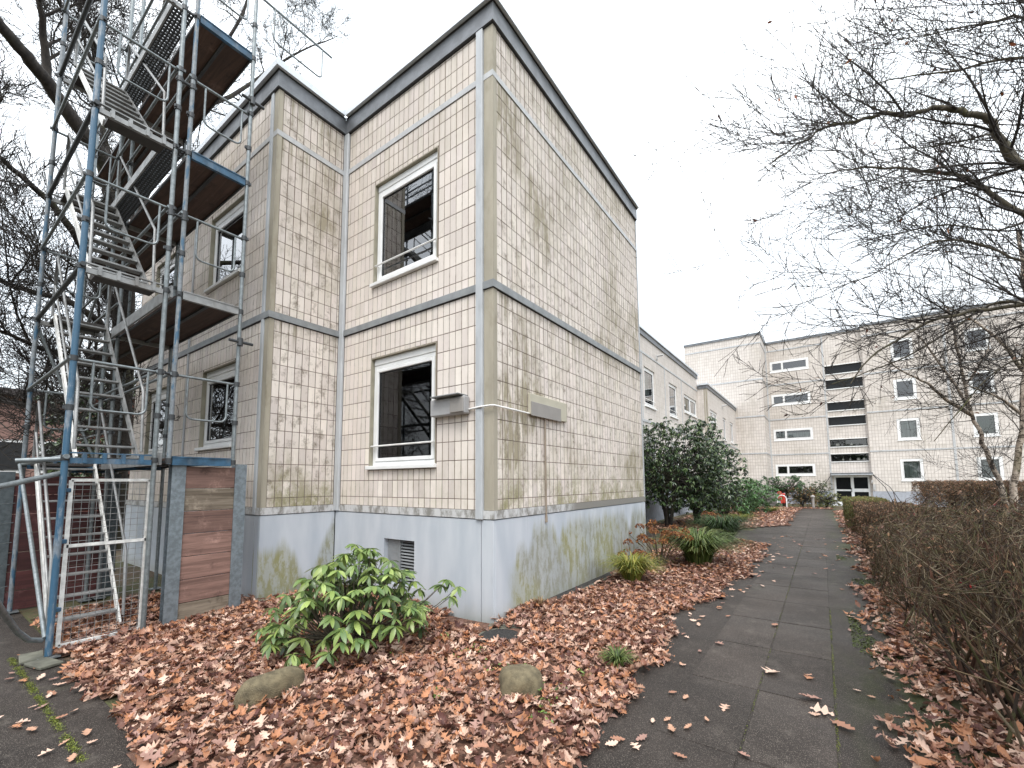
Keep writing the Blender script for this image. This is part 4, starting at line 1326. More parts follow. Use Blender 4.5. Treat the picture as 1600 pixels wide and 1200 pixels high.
# stair flights: run from the near landing up to the far one
def flight(z0, z1, mat_l, mat_r, first=False):
    f = empty('stair_flight'); f.parent = scaf; sp(f)
    xa, xb = (-3.12, -5.0)
    ya, yb = -3.0, -2.5
    if first: xa = -3.35; ya = -3.05
    for y, mt in ((ya, mat_l), (yb, mat_r)):
        b = MB(); b.bar((xa, y, z0), (xb, y, z1), .02, .075); b.build('stringer', mt, f)
    n = 9
    for i in range(n):
        t = (i + .7) / n
        x = xa + (xb - xa) * t; z = z0 + (z1 - z0) * t
        b = MB(); b.cbox(x - .055, x + .055, ya + .012, yb - .012, z - .011, z + .011, .003); b.build('tread', M['alu'], f)
    for y in (ya - .02, yb + .02):
        b = MB(); h = .8
        b.tube([(xa + .02, y, z0 + .1), (xa - .05, y, z0 + h), (xb, y, z1 + h), (xb - .02, y, z1)], .015, 8)
        if y < -2.9: b.tube([(xa - .03, y, z0 + h * .5), (xb, y, z1 + h * .5)], .012, 8)
        b.build('handrail', M['alu'], f)
    if not first or True:
        b = MB(); b.cbox(xa - .0, -2.93, ya, yb, z0 - .02, z0 + .012, .003); b.box(xa, -2.93, ya, yb, z0 - .045, z0 - .0205)
        if not first: b.build('landing', M['deckdark'], f)
    b = MB(); b.cbox(-5.38, xb, ya, yb, z1 - .02, z1 + .012, .003); b.build('landing', M['deckdark'], f)
flight(-1.12, LV[0], M['aluwhite'], M['aluwhite'], True)
flight(LV[0], LV[1], M['aluwhite'], M['alu'])
flight(LV[1], LV[2], M['aluwhite'], M['alu'])
flight(LV[2], LV[3], M['aluwhite'], M['alu'])
# bent tube on the ground by the front post and barrier tubes going left
tubep('brace', [(-2.92, -3.16, -1.02), (-2.86, -3.25, -.98), (-2.75, -3.34, -.86), (-2.45, -3.46, -.62), (-2.1, -3.56, -.42)], .024)
tubep('brace', [(-2.93, -3.12, .69), (-3.0, -3.42, .66)], .024)
tubep('brace', [(-2.93, -3.12, .55), (-2.6, -3.6, .40)], .024)

# thin wire fence leaving the frame on the left
wf = empty('wire_fence', (-5.3, -3.4, -1.2), label='thin wire strands strung left of the dark red plank screen', cat='fence')
for z in (.35, .62, .9, 1.15, 1.4):
    b = MB(); b.tube([(-.1, .25, z), (.3, -.3, z - .02), (1.2, -1.5, z + .01)], .005, 5); b.build('wire', M['galv'], wf)
b = MB(); b.tube([(1.2, -1.5, 0), (1.2, -1.5, 1.5)], .03, 8); b.build('post', M['beamdark'], wf)

# slabs under the front post
for i, (x, y, rz) in enumerate(((-2.72, -3.16, .25), (-3.02, -3.2, -.1))):
    b = MB(); b.cbox(-.14, .14, -.08, .08, 0, .028, .006)
    o = b.build('support_slab', M['concrete']); o.location = (x, y, -1.198 + .0); o.rotation_euler = (0, 0, rz)
    tag(o, ('dark mossy slab nearer the path beside the blue front scaffold post', 'dark mossy slab lying left of the blue front scaffold post')[i], 'slab')

# wire mesh gate
gate = empty('wire_mesh_gate', (-2.97, -2.73, -1.12), label='white wire mesh gate with blue paint marks between the scaffold posts', cat='gate')
b = MB(); y0, y1, z1 = -.31, .31, 1.60
for (p, q) in (((0, y0, 0), (0, y0, z1)), ((0, y1, 0), (0, y1, z1)), ((0, y0, 0), (0, y1, 0)), ((0, y0, z1), (0, y1, z1)), ((0, y0, .95), (0, y1, .95))):
    b.bar(p, q, .03, .03, (1, 0, 0))
b.build('frame', M['aluwhite'], gate)
b = MB()
for i in range(11): y = y0 + (y1 - y0) * (i + .5) / 11; b.tube([(.004, y, 0), (.004, y, z1)], .0022, 4, False)
for i in range(25): z = z1 * (i + .5) / 25; b.tube([(.0, y0, z), (.0, y1, z)], .0022, 4, False)
b.build('wire_mesh', M['alu'], gate)
for z in (.35, 1.0, 1.5):
    b = MB(); b.cbox(-.03, .03, y0 - .08, y0 - .0, z - .02, z + .02, .005); b.tube([(0, y0 - .06, z - .04), (0, y0 - .06, z + .04)], .03, 8); b.build('clamp', M['bluebeam'], gate)

# timber screens between steel beams
def hbeam(b, x, y, z0, z1, w=.135, t=.010):
    b.box(x - .06, x - .06 + t, y - w / 2, y + w / 2, z0, z1); b.box(x + .06 - t, x + .06, y - w / 2, y + w / 2, z0, z1)
    b.box(x - .05, x + .05, y - .005, y + .005, z0, z1)
def screen(name, loc, ya, yb, zt, mats, n, label, beammat, extra=0):
    s = empty(name, loc, label=label, cat='screen')
    for y in (ya, yb):
        b = MB(); hbeam(b, 0, y, -.05, zt + (.06 if y == ya else .04)); b.build('steel_beam', beammat, s)
    z = .0; h = zt / n
    for i in range(n):
        b = MB(); dx = random.uniform(-.006, .006)
        b.cbox(.006 + dx * .3, .046 + dx * .3, ya + .006, yb - .006, z + .003, z + h - .003, .005)
        b.build('plank', mats[i % len(mats)], s); z += h
    return s
screen('timber_screen', (-3.0, 0, -1.2), -2.16, -1.50, 1.84, [M['laggingmossy'], M['lagging'], M['lagging'], M['lagging'], M['lagging'], M['laggingmossy'], M['lagging']], 7,
       'reddish plank screen held between two zinc coated beams at the leaf bed', M['ibeam'])
screen('timber_screen', (-5.62, 0, -1.2), -3.22, -2.15, 1.75, [M['laggingdark']], 7,
       'dark red plank screen between steel beams behind the scaffold stair', M['beamdark'])
b = MB(); b.cbox(-3.3, -3.28, -2.05, -1.85, -.7, -.2, .004)
tag(b.build('notice', M['cable']), 'small white notice hanging behind the zinc beam beside the mesh gate', 'sign')

# ------------------------------------------------------------------ leaves on the ground
def leaf_template(kind, seg, curl, fold, seed):
    r = np.random.default_rng(seed)
    t = np.linspace(0, 1, seg + 1)
    if kind == 'oak':
        w = .27 * np.sin(np.pi * np.clip(t, .0, 1)) ** .7 * (.78 + .30 * np.cos(t * (4.5 if seg > 6 else 2.5) * 2 * np.pi))
        w[0] = .015; w[-1] = .01
    elif kind == 'maple':
        w = .46 * np.sin(np.pi * t) ** .6 * (.62 + .5 * np.cos(t * 3 * 2 * np.pi + .6)); w[0] = .015; w[-1] = .01
    else:
        w = .2 * np.sin(np.pi * np.clip(t * .97 + .015, 0, 1)) ** .8
    w = np.maximum(w * r.uniform(.85, 1.15, seg + 1), .008)
    z = curl * (t - .5) ** 2 + r.normal(0, .012, seg + 1)
    zl = z + fold * w + r.normal(0, .02, seg + 1); zr = z + fold * w * r.uniform(.2, 1.2) + r.normal(0, .02, seg + 1)
    V = np.zeros((seg + 1, 3, 3))
    V[:, 0] = np.stack([t - .5, w, zl], 1); V[:, 1] = np.stack([t - .5, np.zeros_like(t), z], 1); V[:, 2] = np.stack([t - .5, -w, zr], 1)
    F = []
    for i in range(seg):
        a = i * 3
        F += [[a, a + 3, a + 4, a + 1], [a + 1, a + 4, a + 5, a + 2]]
    return V.reshape(-1, 3), np.array(F)
def rot_mats(yaw, pitch, roll):
    cy, sy, cp, s_p, cr, sr = np.cos(yaw), np.sin(yaw), np.cos(pitch), np.sin(pitch), np.cos(roll), np.sin(roll)
    Z = np.zeros_like(yaw); O = np.ones_like(yaw)
    Rz = np.stack([cy, -sy, Z, sy, cy, Z, Z, Z, O], -1).reshape(-1, 3, 3)
    Ry = np.stack([cp, Z, s_p, Z, O, Z, -s_p, Z, cp], -1).reshape(-1, 3, 3)
    Rx = np.stack([O, Z, Z, Z, cr, -sr, Z, sr, cr], -1).reshape(-1, 3, 3)
    return Rz @ Ry @ Rx
LCOL = np.array([1.0, .99, 1.0]) * np.array([[.33, .17, .11], [.46, .27, .18], [.22, .10, .065], [.54, .36, .27], [.35, .20, .155], [.10, .042, .034], [.40, .185, .095], [.64, .46, .36], [.30, .18, .145], [.44, .21, .11], [.18, .085, .06], [.40, .25, .18]])
def scatter_leaves(name, pts, size, temps, mat, colset=LCOL, tiltsd=.33, cols=None, yaw=None, pitch=None, roll=None):
    """pts (N,3) -> one mesh"""
    N = len(pts)
    idx = RNG.integers(0, len(temps), N)
    yaw = RNG.uniform(0, 2 * np.pi, N) if yaw is None else yaw
    pitch = RNG.normal(0, tiltsd, N) if pitch is None else pitch
    roll = RNG.normal(0, tiltsd, N) if roll is None else roll
    R = rot_mats(yaw, pitch, roll)
    if cols is None: cols = colset[RNG.integers(0, len(colset), N)] * RNG.uniform(.75, 1.2, (N, 1))
    Vs, Fs, Cs = [], [], []; off = 0
    for k, (tv, tf) in enumerate(temps):
        s = np.where(idx == k)[0]
        if not len(s): continue
        V = (tv[None] * size[s, None, None]) @ np.transpose(R[s], (0, 2, 1)) + pts[s, None, :]
        F = tf[None] + (np.arange(len(s)) * len(tv))[:, None, None] + off
        off += len(s) * len(tv)
        Vs.append(V.reshape(-1, 3)); Fs.append(F.reshape(-1, 4))
        Cs.append(np.repeat(np.concatenate([cols[s], np.ones((len(s), 1))], 1), len(tf), axis=0))
    V = np.concatenate(Vs); F = np.concatenate(Fs); C = np.concatenate(Cs)
    me = np_mesh(name, V, F.ravel(), np.arange(len(F)) * 4, np.full(len(F), 4), mat, smooth=True, cols=C)
    return link(name, me)
T_NEAR = [leaf_template('oak', 13, .7, .6, 1), leaf_template('oak', 13, -.5, .9, 2), leaf_template('oak', 12, 1.2, -.5, 3), leaf_template('maple', 12, .5, .5, 4), leaf_template('oak', 12, -.9, .3, 5), leaf_template('oak', 12, 1.6, 1.2, 6)]
T_FAR = [leaf_template('oak', 4, .6, .5, 11), leaf_template('oak', 4, -.5, .6, 12)]
def sample(inside, x0, x1, y0, y1, n, hf):
    P_ = []; tries = 0
    while len(P_) < n and tries < n * 6:
        tries += 1
        x, y = RNG.uniform(x0, x1), RNG.uniform(y0, y1)
        if inside(x, y): P_.append((x, y, gz(x, y) + hf(x, y) + RNG.uniform(-.006, .046)))
    return np.array(P_)
STONES = ((-.27, -2.33, .12, .20, .17, .9), (1.19, -1.2, .17, .14, .21, .3))
MH = (.36, -.34)
def clear(x, y):
    if (x - MH[0]) ** 2 + (y - MH[1]) ** 2 < .24 ** 2: return False
    if .0 < x < .2 and .8 < y < 5: return False
    for (a, b_, rx, ry, h, rz) in STONES:
        if ((x - a) / rx) ** 2 + ((y - b_) / ry) ** 2 < .5: return False
    if -.6 < x < .12 and -.32 < y < -.02: return False
    return True
n1 = sample(lambda x, y: in_bed(x, y) and clear(x, y) and y < 2.2, -4.6, 2.2, -3.2, 2.2, 12500, bed_h)
scatter_leaves('leaf_litter', n1, RNG.uniform(.05, .108, len(n1)) * RNG.choice([1, 1, 1, 1.25], len(n1)), T_NEAR, M['litter'])['kind'] = 'stuff'
nf = sample(lambda x, y: in_bed(x - .05, y) and clear(x, y), -4.2, 2.2, -3.2, 4, 6000, lambda x, y: bed_h(x, y) + .01)
scatter_leaves('leaf_litter', nf, RNG.uniform(.012, .04, len(nf)), T_FAR, M['litter'], LCOL * .8)['kind'] = 'stuff'
n2 = sample(lambda x, y: in_bed(x, y) and clear(x, y) and y >= 2.2, -2.4, 2.2, 2.2, 9.0, 6500, bed_h)
scatter_leaves('leaf_litter', n2, RNG.uniform(.06, .115, len(n2)), T_FAR, M['litter'])['kind'] = 'stuff'
n3 = sample(lambda x, y: in_bed2(x, y), -2, 3.8, 10.8, 28.6, 4200, lambda x, y: .04)
scatter_leaves('leaf_litter', n3, RNG.uniform(.09, .16, len(n3)), T_FAR, M['litter'])['kind'] = 'stuff'
n4 = sample(lambda x, y: in_bed3(x, y), 3.5, 5.1, -3.5, 26, 9500, lambda x, y: .0 + .03 * min(1, max(0, (x - 3.7) * 3)))
scatter_leaves('leaf_litter', n4, RNG.uniform(.08, .13, len(n4)), T_FAR + T_NEAR[:2], M['litter'])['kind'] = 'stuff'
n6 = sample(lambda x, y: x > 3.40 + .10 * math.sin(y * 4) + .05 * math.sin(y * 11) + abs(RNG.normal(0, .12)), 3.3, 4.6, -2.5, 4.5, 2600, lambda x, y: .01)
scatter_leaves('leaf_litter', n6, RNG.uniform(.05, .11, len(n6)), T_NEAR, M['litter'])['kind'] = 'stuff'
LC2 = np.array([[.42, .25, .13], [.52, .32, .15], [.30, .19, .09], [.20, .15, .06], [.13, .14, .03], [.10, .13, .03], [.36, .17, .09]])
n5 = sample(lambda x, y: x > 4.9, 4.9, 16, -3, 30, 7000, lambda x, y: .0)
scatter_leaves('leaf_litter', n5, RNG.uniform(.09, .15, len(n5)), T_FAR, M['litter'], LC2)['kind'] = 'stuff'
# green ground ivy and weeds poking out between the leaves
LG = np.array([[.10, .17, .03], [.16, .24, .05], [.07, .12, .03]])
def clump_pts(centres, n, r):
    return np.array([(cx + RNG.normal(0, r), cy + RNG.normal(0, r), gz(cx, cy) + bed_h(cx, cy) + RNG.uniform(.02, .07)) for cx, cy in centres for _ in range(n)])
wp = clump_pts([(1.02, -.98), (.85, -1.08), (1.45, -1.25), (1.5, -1.42), (1.42, -1.1), (.3, -1.0), (.45, -.85), (-.1, -1.35), (-.05, -.75), (.75, -1.6), (1.5, -.75)], 16, .045)
scatter_leaves('ground_weeds', wp, RNG.uniform(.022, .04, len(wp)), T_FAR, M['leaf'], LG)['kind'] = 'stuff'
gp = sample(lambda x, y: x > 4.6, 4.6, 9, -1, 9, 2500, lambda x, y: .01)
scatter_leaves('ground_weeds', gp, RNG.uniform(.04, .08, len(gp)), T_FAR, M['leaf'], np.array([[.12, .17, .03], [.18, .20, .05]]))['kind'] = 'stuff'

def moss_line(a, c, w, n, size):
    t = RNG.uniform(0, 1, n); keep = (np.sin(t * 37) + np.sin(t * 91 + 1) + RNG.normal(0, .8, n)) > -.6; t = t[keep]
    x = a[0] + (c[0] - a[0]) * t + RNG.normal(0, w, len(t)); y = a[1] + (c[1] - a[1]) * t + RNG.normal(0, w, len(t))
    p = np.stack([x, y, np.full(len(t), -1.194)], 1)
    scatter_leaves('moss', p, RNG.uniform(size * .5, size, len(t)), T_FAR, M['leaf'], np.array([[.15, .19, .02], [.09, .12, .015], [.22, .24, .03], [.05, .06, .01]]), .5)['kind'] = 'stuff'
moss_line((-3.2, -3.31), (-.5, -3.29), .013, 5200, .013)
moss_line((3.13, -1.2), (3.13, 2.9), .005, 2200, .009)
moss_line((2.645, -2.5), (2.645, 9), .003, 900, .012)
mp = sample(lambda x, y: math.sin(x * 9 + y * 1.3) + math.sin(y * 2.1 + x * 3) + math.sin(y * 5.3) * .5 > 1.25, 3.3, 3.85, -2, 9, 3000, lambda x, y: -.03 + .02)
mp[:, 2] = -1.196
scatter_leaves('moss', mp, RNG.uniform(.015, .035, len(mp)), T_FAR, M['leaf'], np.array([[.06, .08, .015], [.09, .12, .02], [.04, .05, .01]]), .4)['kind'] = 'stuff'

# single leaves lying on the paving: every one an object of its own
lm = []
for k in range(14):
    tv, tf = leaf_template(('oak', 'maple', 'oak')[k % 3], 13, (.4, -.3, .7)[k % 3] * .6, .35, 40 + k)
    c = LCOL[(3, 7, 1, 4, 6, 8, 0, 9, 3, 7)[k % 10]] * 1.05
    lm.append(np_mesh('fallen_leaf', tv, tf.ravel(), np.arange(len(tf)) * 4, np.full(len(tf), 4), M['litter'], smooth=True, cols=np.tile(np.append(c, 1), (len(tf), 1))))
single = []
rl = random.Random(11)
feat = [(2.70, .35, .15, 'maple'), (2.98, .0, .17, 'm'), (3.05, -.18, .14, 'm'), (3.16, -.32, .15, 'm'), (2.62, 1.75, .12, 'o'), (2.25, -1.0, .1, 'o'), (2.0, -1.3, .1, 'o'), (2.12, -1.2, .09, 'o')]
for x, y, s, _ in feat: single.append((x, y, s))
while len(single) < 185:
    y = -3.0 + 14 * rl.random() ** 1.5
    side = rl.random()
    if side < .45: x = edge_x(min(y, 8.5)) + abs(rl.gauss(0, .28))
    elif side < .8: x = 3.75 - abs(rl.gauss(0, .3))
    else: x = rl.uniform(2.0, 3.5)
    if not 1.5 < x < 3.85 or (in_bed(x, y)): continue
    single.append((x, y, rl.uniform(.055, .10)))
while len(single) < 230:
    x = rl.uniform(-3.6, .6); y = -3.1 - abs(rl.gauss(0, .35))
    single.append((x, y, rl.uniform(.06, .11)))
for i, (x, y, s) in enumerate(single):
    onslab = JX[0] < x < JX[2]
    o = link('fallen_leaf', lm[rl.randrange(len(lm))], None, (x, y, gz(x, y) + (.012 if onslab else .008) + s * .08), (rl.gauss(0, .12), rl.gauss(0, .12), rl.uniform(0, 6.28)), (s, s, s * .8))
    if i < len(feat):
        tag(o, ('large brown maple leaf on the paving nearest the middle joint', 'biggest pale maple leaf on the paving beside the mossy joint', 'pale leaf just in front of the biggest maple leaf on the path', 'tan leaf on the far side of the mossy joint, nearest the camera of its cluster',
                'single brown leaf on the middle joint of the path level with the second hedge shrub', 'brown leaf on the near left paving row, closest to its left edge', 'small brown leaf on the asphalt just off the leaf bed edge', 'smaller of two leaves close together off the near bed edge')[i], 'leaf', 'fallen leaves on the main path')
    elif y > -3.05: tag(o, 'dry brown leaf lying singly on the dark paving of the main path', 'leaf', 'fallen leaves on the main path')
    else: tag(o, 'dry brown leaf lying singly on the asphalt in front of the leaf bed', 'leaf', 'fallen leaves on the cross path')

# stones, manhole cover
def rock(name, loc, rx, ry, h, rz, label, seed):
    r = random.Random(seed); V = []; F = []; nu, nv = 22, 12
    ph = [r.uniform(0, 6.28) for _ in range(6)]
    for j in range(nv + 1):
        t = math.pi * j / nv
        for i in range(nu):
            a = 2 * math.pi * i / nu
            k_ = 1 + .09 * math.sin(2 * a + ph[0]) + .06 * math.sin(3 * a + ph[1] + t * 2) + .04 * math.sin(5 * a + t * 4 + ph[2]) + .16 * (mnoise.noise(Vector((math.cos(a) * 1.4 + seed * 5, math.sin(a) * 1.4, t * 1.1))))+ .06 * mnoise.noise(Vector((math.cos(a) * 4, math.sin(a) * 4 + seed, t * 3)))
            e = .62
            sx = abs(math.sin(t)) ** e
            V.append((rx * k_ * sx * math.cos(a), ry * k_ * sx * math.sin(a), h * .62 * math.copysign(abs(math.cos(t)) ** e, math.cos(t)) * (1 + .1 * math.sin(2 * a + ph[3]) * math.sin(t)) + h * .32))
    for j in range(nv):
        for i in range(nu):
            a = j * nu + i; b_ = j * nu + (i + 1) % nu
            F += [a, a + nu, b_ + nu, b_]
    n = nu * nv
    o = link(name, np_mesh(name, V, F, np.arange(n) * 4, np.full(n, 4), M['stone'], smooth=True), None, loc, (0, 0, rz))
    return tag(o, label, 'stone')
rock('boulder', (STONES[0][0], STONES[0][1], -1.2), .225, .12, .25, 1.45, 'long mossy field stone half sunk in the leaves at the lower left', 1)
rock('boulder', (STONES[1][0], STONES[1][1], -1.2), .185, .16, .24, .3, 'rounded mossy field stone with green weeds beside it, nearer the path', 5)
b = MB()
b.tube([(0, 0, 0), (0, 0, .03)], .205, 28, smooth=False)
o = b.build('manhole_cover', M['gravel']); o.location = (MH[0], MH[1], -1.17); tag(o, 'round dark concrete cover among the leaves at the building corner', 'manhole cover')
b = MB(); ring_pts = [(.235 * math.cos(a_ * math.pi / 14), .235 * math.sin(a_ * math.pi / 14), .016) for a_ in range(29)]
b.tube(ring_pts, .012, 6, False); b.build('rim', M['concrete'], o)
b = MB(); b.cbox(-.25, .25, -.05, .05, 0, .05, .01)
o = b.build('edging_stone', M['concrete']); o.location = (.28, -.05, -1.2 + .02); o.rotation_euler = (0, 0, .35); tag(o, 'mossy edging stone at the foot of the building corner', 'edging stone')

# ------------------------------------------------------------------ evergreen shrubs with whorled leaves
def rh_leaf(seg=4, width=.17):
    t = np.linspace(0, 1, seg + 1)
    w = width * np.sin(np.pi * np.clip(t * .93 + .05, 0, 1)) ** .7; w[-1] = .01; w[0] = .02
    z = -.28 * t ** 2
    V = np.zeros((seg + 1, 3, 3))
    V[:, 0] = np.stack([t, w, z + .22 * w], 1); V[:, 1] = np.stack([t, t * 0, z], 1); V[:, 2] = np.stack([t, -w, z + .22 * w], 1)
    F = []
    for i in range(seg):
        a = i * 3; F += [[a, a + 3, a + 4, a + 1], [a + 1, a + 4, a + 5, a + 2]]
    return V.reshape(-1, 3), np.array(F)
RHL = rh_leaf(6, .158); RHS = rh_leaf(3, .16)
def whorls(tips, nleaf, length, droop=(.1, .9)):
    """tips: list of (pos, size factor, shade) -> leaf positions, yaw, pitch, size, col index"""
    pts, yaw, pit, siz, sh = [], [], [], [], []
    for (p, sf, s) in tips:
        k0 = RNG.uniform(0, 6.28); n = max(4, int(nleaf + RNG.integers(-1, 3)))
        lean = RNG.uniform(0, 6.28)
        for i in range(n):
            pts.append(p); a = k0 + i * 2.399
            yaw.append(a); inner = i / n
            pit.append(RNG.uniform(*droop) * (1 - .55 * inner) + .15 * math.cos(a - lean))
            siz.append(length * sf * RNG.uniform(.75, 1.12) * (1 - .2 * inner)); sh.append(s)
    return np.array(pts), np.array(yaw), np.array(pit), np.array(siz), np.array(sh)

def stem_segments(base, tips, r0, seed, joints=4):
    r = random.Random(seed); P0, P1, R0, R1 = [], [], [], []
    forks = []
    for k in range(7):
        a = k * .9 + r.uniform(-.3, .3)
        forks.append((Vector(base), Vector(base) + Vector((math.cos(a) * .18, math.sin(a) * .18, .22)) * r.uniform(.8, 1.5) * (r0 / .018)))
    for a, c in forks: P0.append(a); P1.append(c); R0.append(r0); R1.append(r0 * .7)
    for t in tips:
        t = Vector(t); f = min(forks, key=lambda q: (q[1] - t).length)[1]
        prev = f; pr = r0 * .6
        for j in range(1, joints + 1):
            u = j / joints
            q = f.lerp(t, u) + Vector((0, 0, -.12 * math.sin(math.pi * u) * (t - f).length))
            P0.append(prev); P1.append(q); R0.append(pr); pr = r0 * (.6 - .42 * u); R1.append(pr); prev = q
    return P0, P1, R0, R1

# the bright rhododendron in front of the plinth
rh_root = empty('rhododendron_bush', (-.72, -1.42, -1.2), label='low rhododendron with fresh green drooping leaves in front of the grey plinth', cat='bush')
tips = []
C0 = np.array([-.66, -1.36, -1.2])
rt = np.array([.815, .579]); dp = np.array([-.577, .812])      # across the view and away from it
def bush_pt(u, v, z): return (C0[0] + rt[0] * u + dp[0] * v, C0[1] + rt[1] * u + dp[1] * v, z)
rb = random.Random(21); tries = 0
while len(tips) < 150 and tries < 15000:
    tries += 1
    a = rb.uniform(0, 6.28); q = rb.random() ** .55
    u = q * math.cos(a) * .78 - .04; v = q * math.sin(a) * .60
    top = -1.2 + .17 + .80 * math.sqrt(max(0, 1 - q * q * .92)) * (1 + .12 * math.sin(u * 6 + 1))
    if u < -.5: top -= .10
    z = top - (rb.random() ** 1.6) * .42
    if z < -1.05: z = -1.05
    p = bush_pt(u, v, z)
    if p[1] > -.14: continue
    if any((Vector(p) - Vector(t[0])).length < .085 for t in tips): continue
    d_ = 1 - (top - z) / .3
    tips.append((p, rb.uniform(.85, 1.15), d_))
for u, v, z in ((.85, .35, -.60), (.97, .36, -.68), (.78, .4, -.66), (.9, .3, -.76), (-.86, -.1, -.95), (-.84, .05, -.8), (.0, -.62, -.98), (.1, -.6, -.9), (-.55, -.5, -.95), (-.3, -.6, -1.0)):
    tips.append((bush_pt(u, v, z), .95, .8))
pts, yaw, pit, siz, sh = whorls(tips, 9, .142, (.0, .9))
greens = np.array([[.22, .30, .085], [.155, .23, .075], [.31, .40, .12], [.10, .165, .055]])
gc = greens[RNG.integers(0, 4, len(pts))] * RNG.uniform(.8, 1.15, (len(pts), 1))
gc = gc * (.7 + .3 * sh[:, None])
camd = np.linalg.norm(pts - np.array(CAMPOS), axis=1) - pts[:, 2] * .6
order = np.argsort(camd)
leafm = {}
for n_, k in enumerate(order[:300]):
    ci = k % 8
    if ci not in leafm:
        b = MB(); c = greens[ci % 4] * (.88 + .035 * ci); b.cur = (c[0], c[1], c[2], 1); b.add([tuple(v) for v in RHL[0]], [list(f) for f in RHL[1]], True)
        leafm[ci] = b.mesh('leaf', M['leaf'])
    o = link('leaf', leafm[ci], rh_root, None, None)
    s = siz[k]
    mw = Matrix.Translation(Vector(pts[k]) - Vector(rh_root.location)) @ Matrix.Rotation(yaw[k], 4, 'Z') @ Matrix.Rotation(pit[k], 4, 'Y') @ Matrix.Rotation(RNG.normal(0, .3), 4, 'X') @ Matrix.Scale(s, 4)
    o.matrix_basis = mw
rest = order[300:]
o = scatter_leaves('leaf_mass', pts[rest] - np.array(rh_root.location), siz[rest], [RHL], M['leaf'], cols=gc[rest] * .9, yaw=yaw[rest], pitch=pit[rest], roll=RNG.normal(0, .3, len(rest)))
o.parent = rh_root; o['kind'] = 'stuff'
P0, P1, R0, R1 = stem_segments((0, 0, 0), [Vector(t[0]) - Vector(rh_root.location) for t in tips], .014, 3)
link('stems', seg_mesh('stems', P0, P1, R0, R1, 6, M['mossbark']), rh_root)

def evergreen(name, base, rx, ry, h, ntip, leaf, label, cat, cols, seed, zlo=.35, mat=None, trunk=.05, nleaf=7, group=None, droop=(.2, 1.1), hollow=.0):
    root = empty(name, base, label=label, cat=cat, group=group)
    r = random.Random(seed); tips = []
    for _ in range(ntip):
        a = r.uniform(0, 6.28); q = r.random() ** .5
        ph = r.uniform(0, 1)
        zz = zlo + (1 - zlo) * ph
        rr = math.sqrt(max(0, 1 - ((zz - .6) / .62) ** 2)) * (1 + .16 * math.sin(3 * a + seed) + .1 * math.sin(7 * a + zz * 9))
        k_ = r.uniform(.45, 1) ** .5
        tips.append(((math.cos(a) * rx * rr * k_, math.sin(a) * ry * rr * k_, zz * h + r.uniform(-.05, .05) * h), r.uniform(.8, 1.2), k_))
    pts, yaw, pit, siz, sh = whorls(tips, nleaf, leaf, droop)
    c = cols[RNG.integers(0, len(cols), len(pts))] * RNG.uniform(.7, 1.25, (len(pts), 1))
    o = scatter_leaves('crown', pts, siz, [RHS], mat or M['leafdark'], cols=c, yaw=yaw, pitch=pit, roll=RNG.normal(0, .35, len(pts)))
    o.parent = root
    P0, P1, R0, R1 = [], [], [], []
    for k in range(5):
        a = k * 1.3 + seed; q = Vector((math.cos(a) * rx * .25, math.sin(a) * ry * .25, h * .45))
        m_ = Vector((q.x * .4, q.y * .4, h * .22))
        P0 += [Vector((q.x * .15, q.y * .15, 0)), m_]; P1 += [m_, q]; R0 += [trunk, trunk * .8]; R1 += [trunk * .8, trunk * .55]
        for t in tips[k::5][:40]:
            t = Vector(t[0]); md = q.lerp(t, .5) + Vector((0, 0, -.03 * h)); P0 += [q, md]; P1 += [md, t]; R0 += [trunk * .35, trunk * .2]; R1 += [trunk * .2, trunk * .08]
    link('trunk', seg_mesh('trunk', P0, P1, R0, R1, 6, M['bark']), root)
    return root
DG = np.array([[.03, .055, .024], [.055, .095, .035], [.016, .033, .018], [.11, .16, .06]])
evergreen('evergreen_shrub', (-1.35, 11.8, -1.2), 1.9, 1.6, 3.7, 1900, .145, 'tall dark evergreen shrub against the set back wing, nearest the side wall', 'shrub', DG, 3, .24)
evergreen('evergreen_shrub', (-.75, 13.4, -1.2), 1.5, 1.6, 2.9, 1400, .145, 'tall dark evergreen shrub on the path side of its taller neighbour', 'shrub', DG, 8, .2)
evergreen('laurel_bush', (-.5, 17.5, -1.2), 1.75, 1.4, 1.7, 700, .14, 'rounded mid green laurel bush to the right of the dark evergreen shrubs', 'bush', np.array([[.05, .13, .03], [.08, .18, .045], [.03, .08, .02]]), 5, .12)
evergreen('laurel_bush', (.2, 21.0, -1.22), 1.15, 1.1, 1.45, 360, .14, 'small green laurel bush beside the bicycle stand', 'bush', np.array([[.05, .12, .03], [.07, .16, .04], [.03, .08, .02]]), 9, .1)
evergreen('rhododendron_tree', (1.0, 30.0, -1.3), 1.3, .9, 2.0, 190, .17, 'small umbrella shaped rhododendron above the red bag near the far wall', 'shrub', np.array([[.05, .11, .04], [.09, .16, .06], [.03, .07, .03]]), 4, .55)
evergreen('autumn_bush', (2.0, 29.8, -1.33), 1.0, .8, 1.3, 260, .11, 'rust and olive coloured bush to the left of the entrance', 'bush', np.array([[.16, .09, .03], [.10, .10, .03], [.20, .10, .03], [.06, .07, .03]]), 12, .1)
evergreen('autumn_bush', (2.55, 32.3, -1.35), 1.0, .8, 1.75, 260, .13, 'dark green bush standing taller behind the rust coloured one', 'bush', np.array([[.04, .08, .03], [.06, .10, .04], [.09, .08, .03]]), 14, .1)
evergreen('autumn_bush', (3.3, 31.0, -1.35), .75, .7, .95, 160, .12, 'olive yellow bush nearest the entrance doorstep', 'bush', np.array([[.13, .15, .04], [.18, .17, .05], [.07, .09, .03]]), 15, .1)

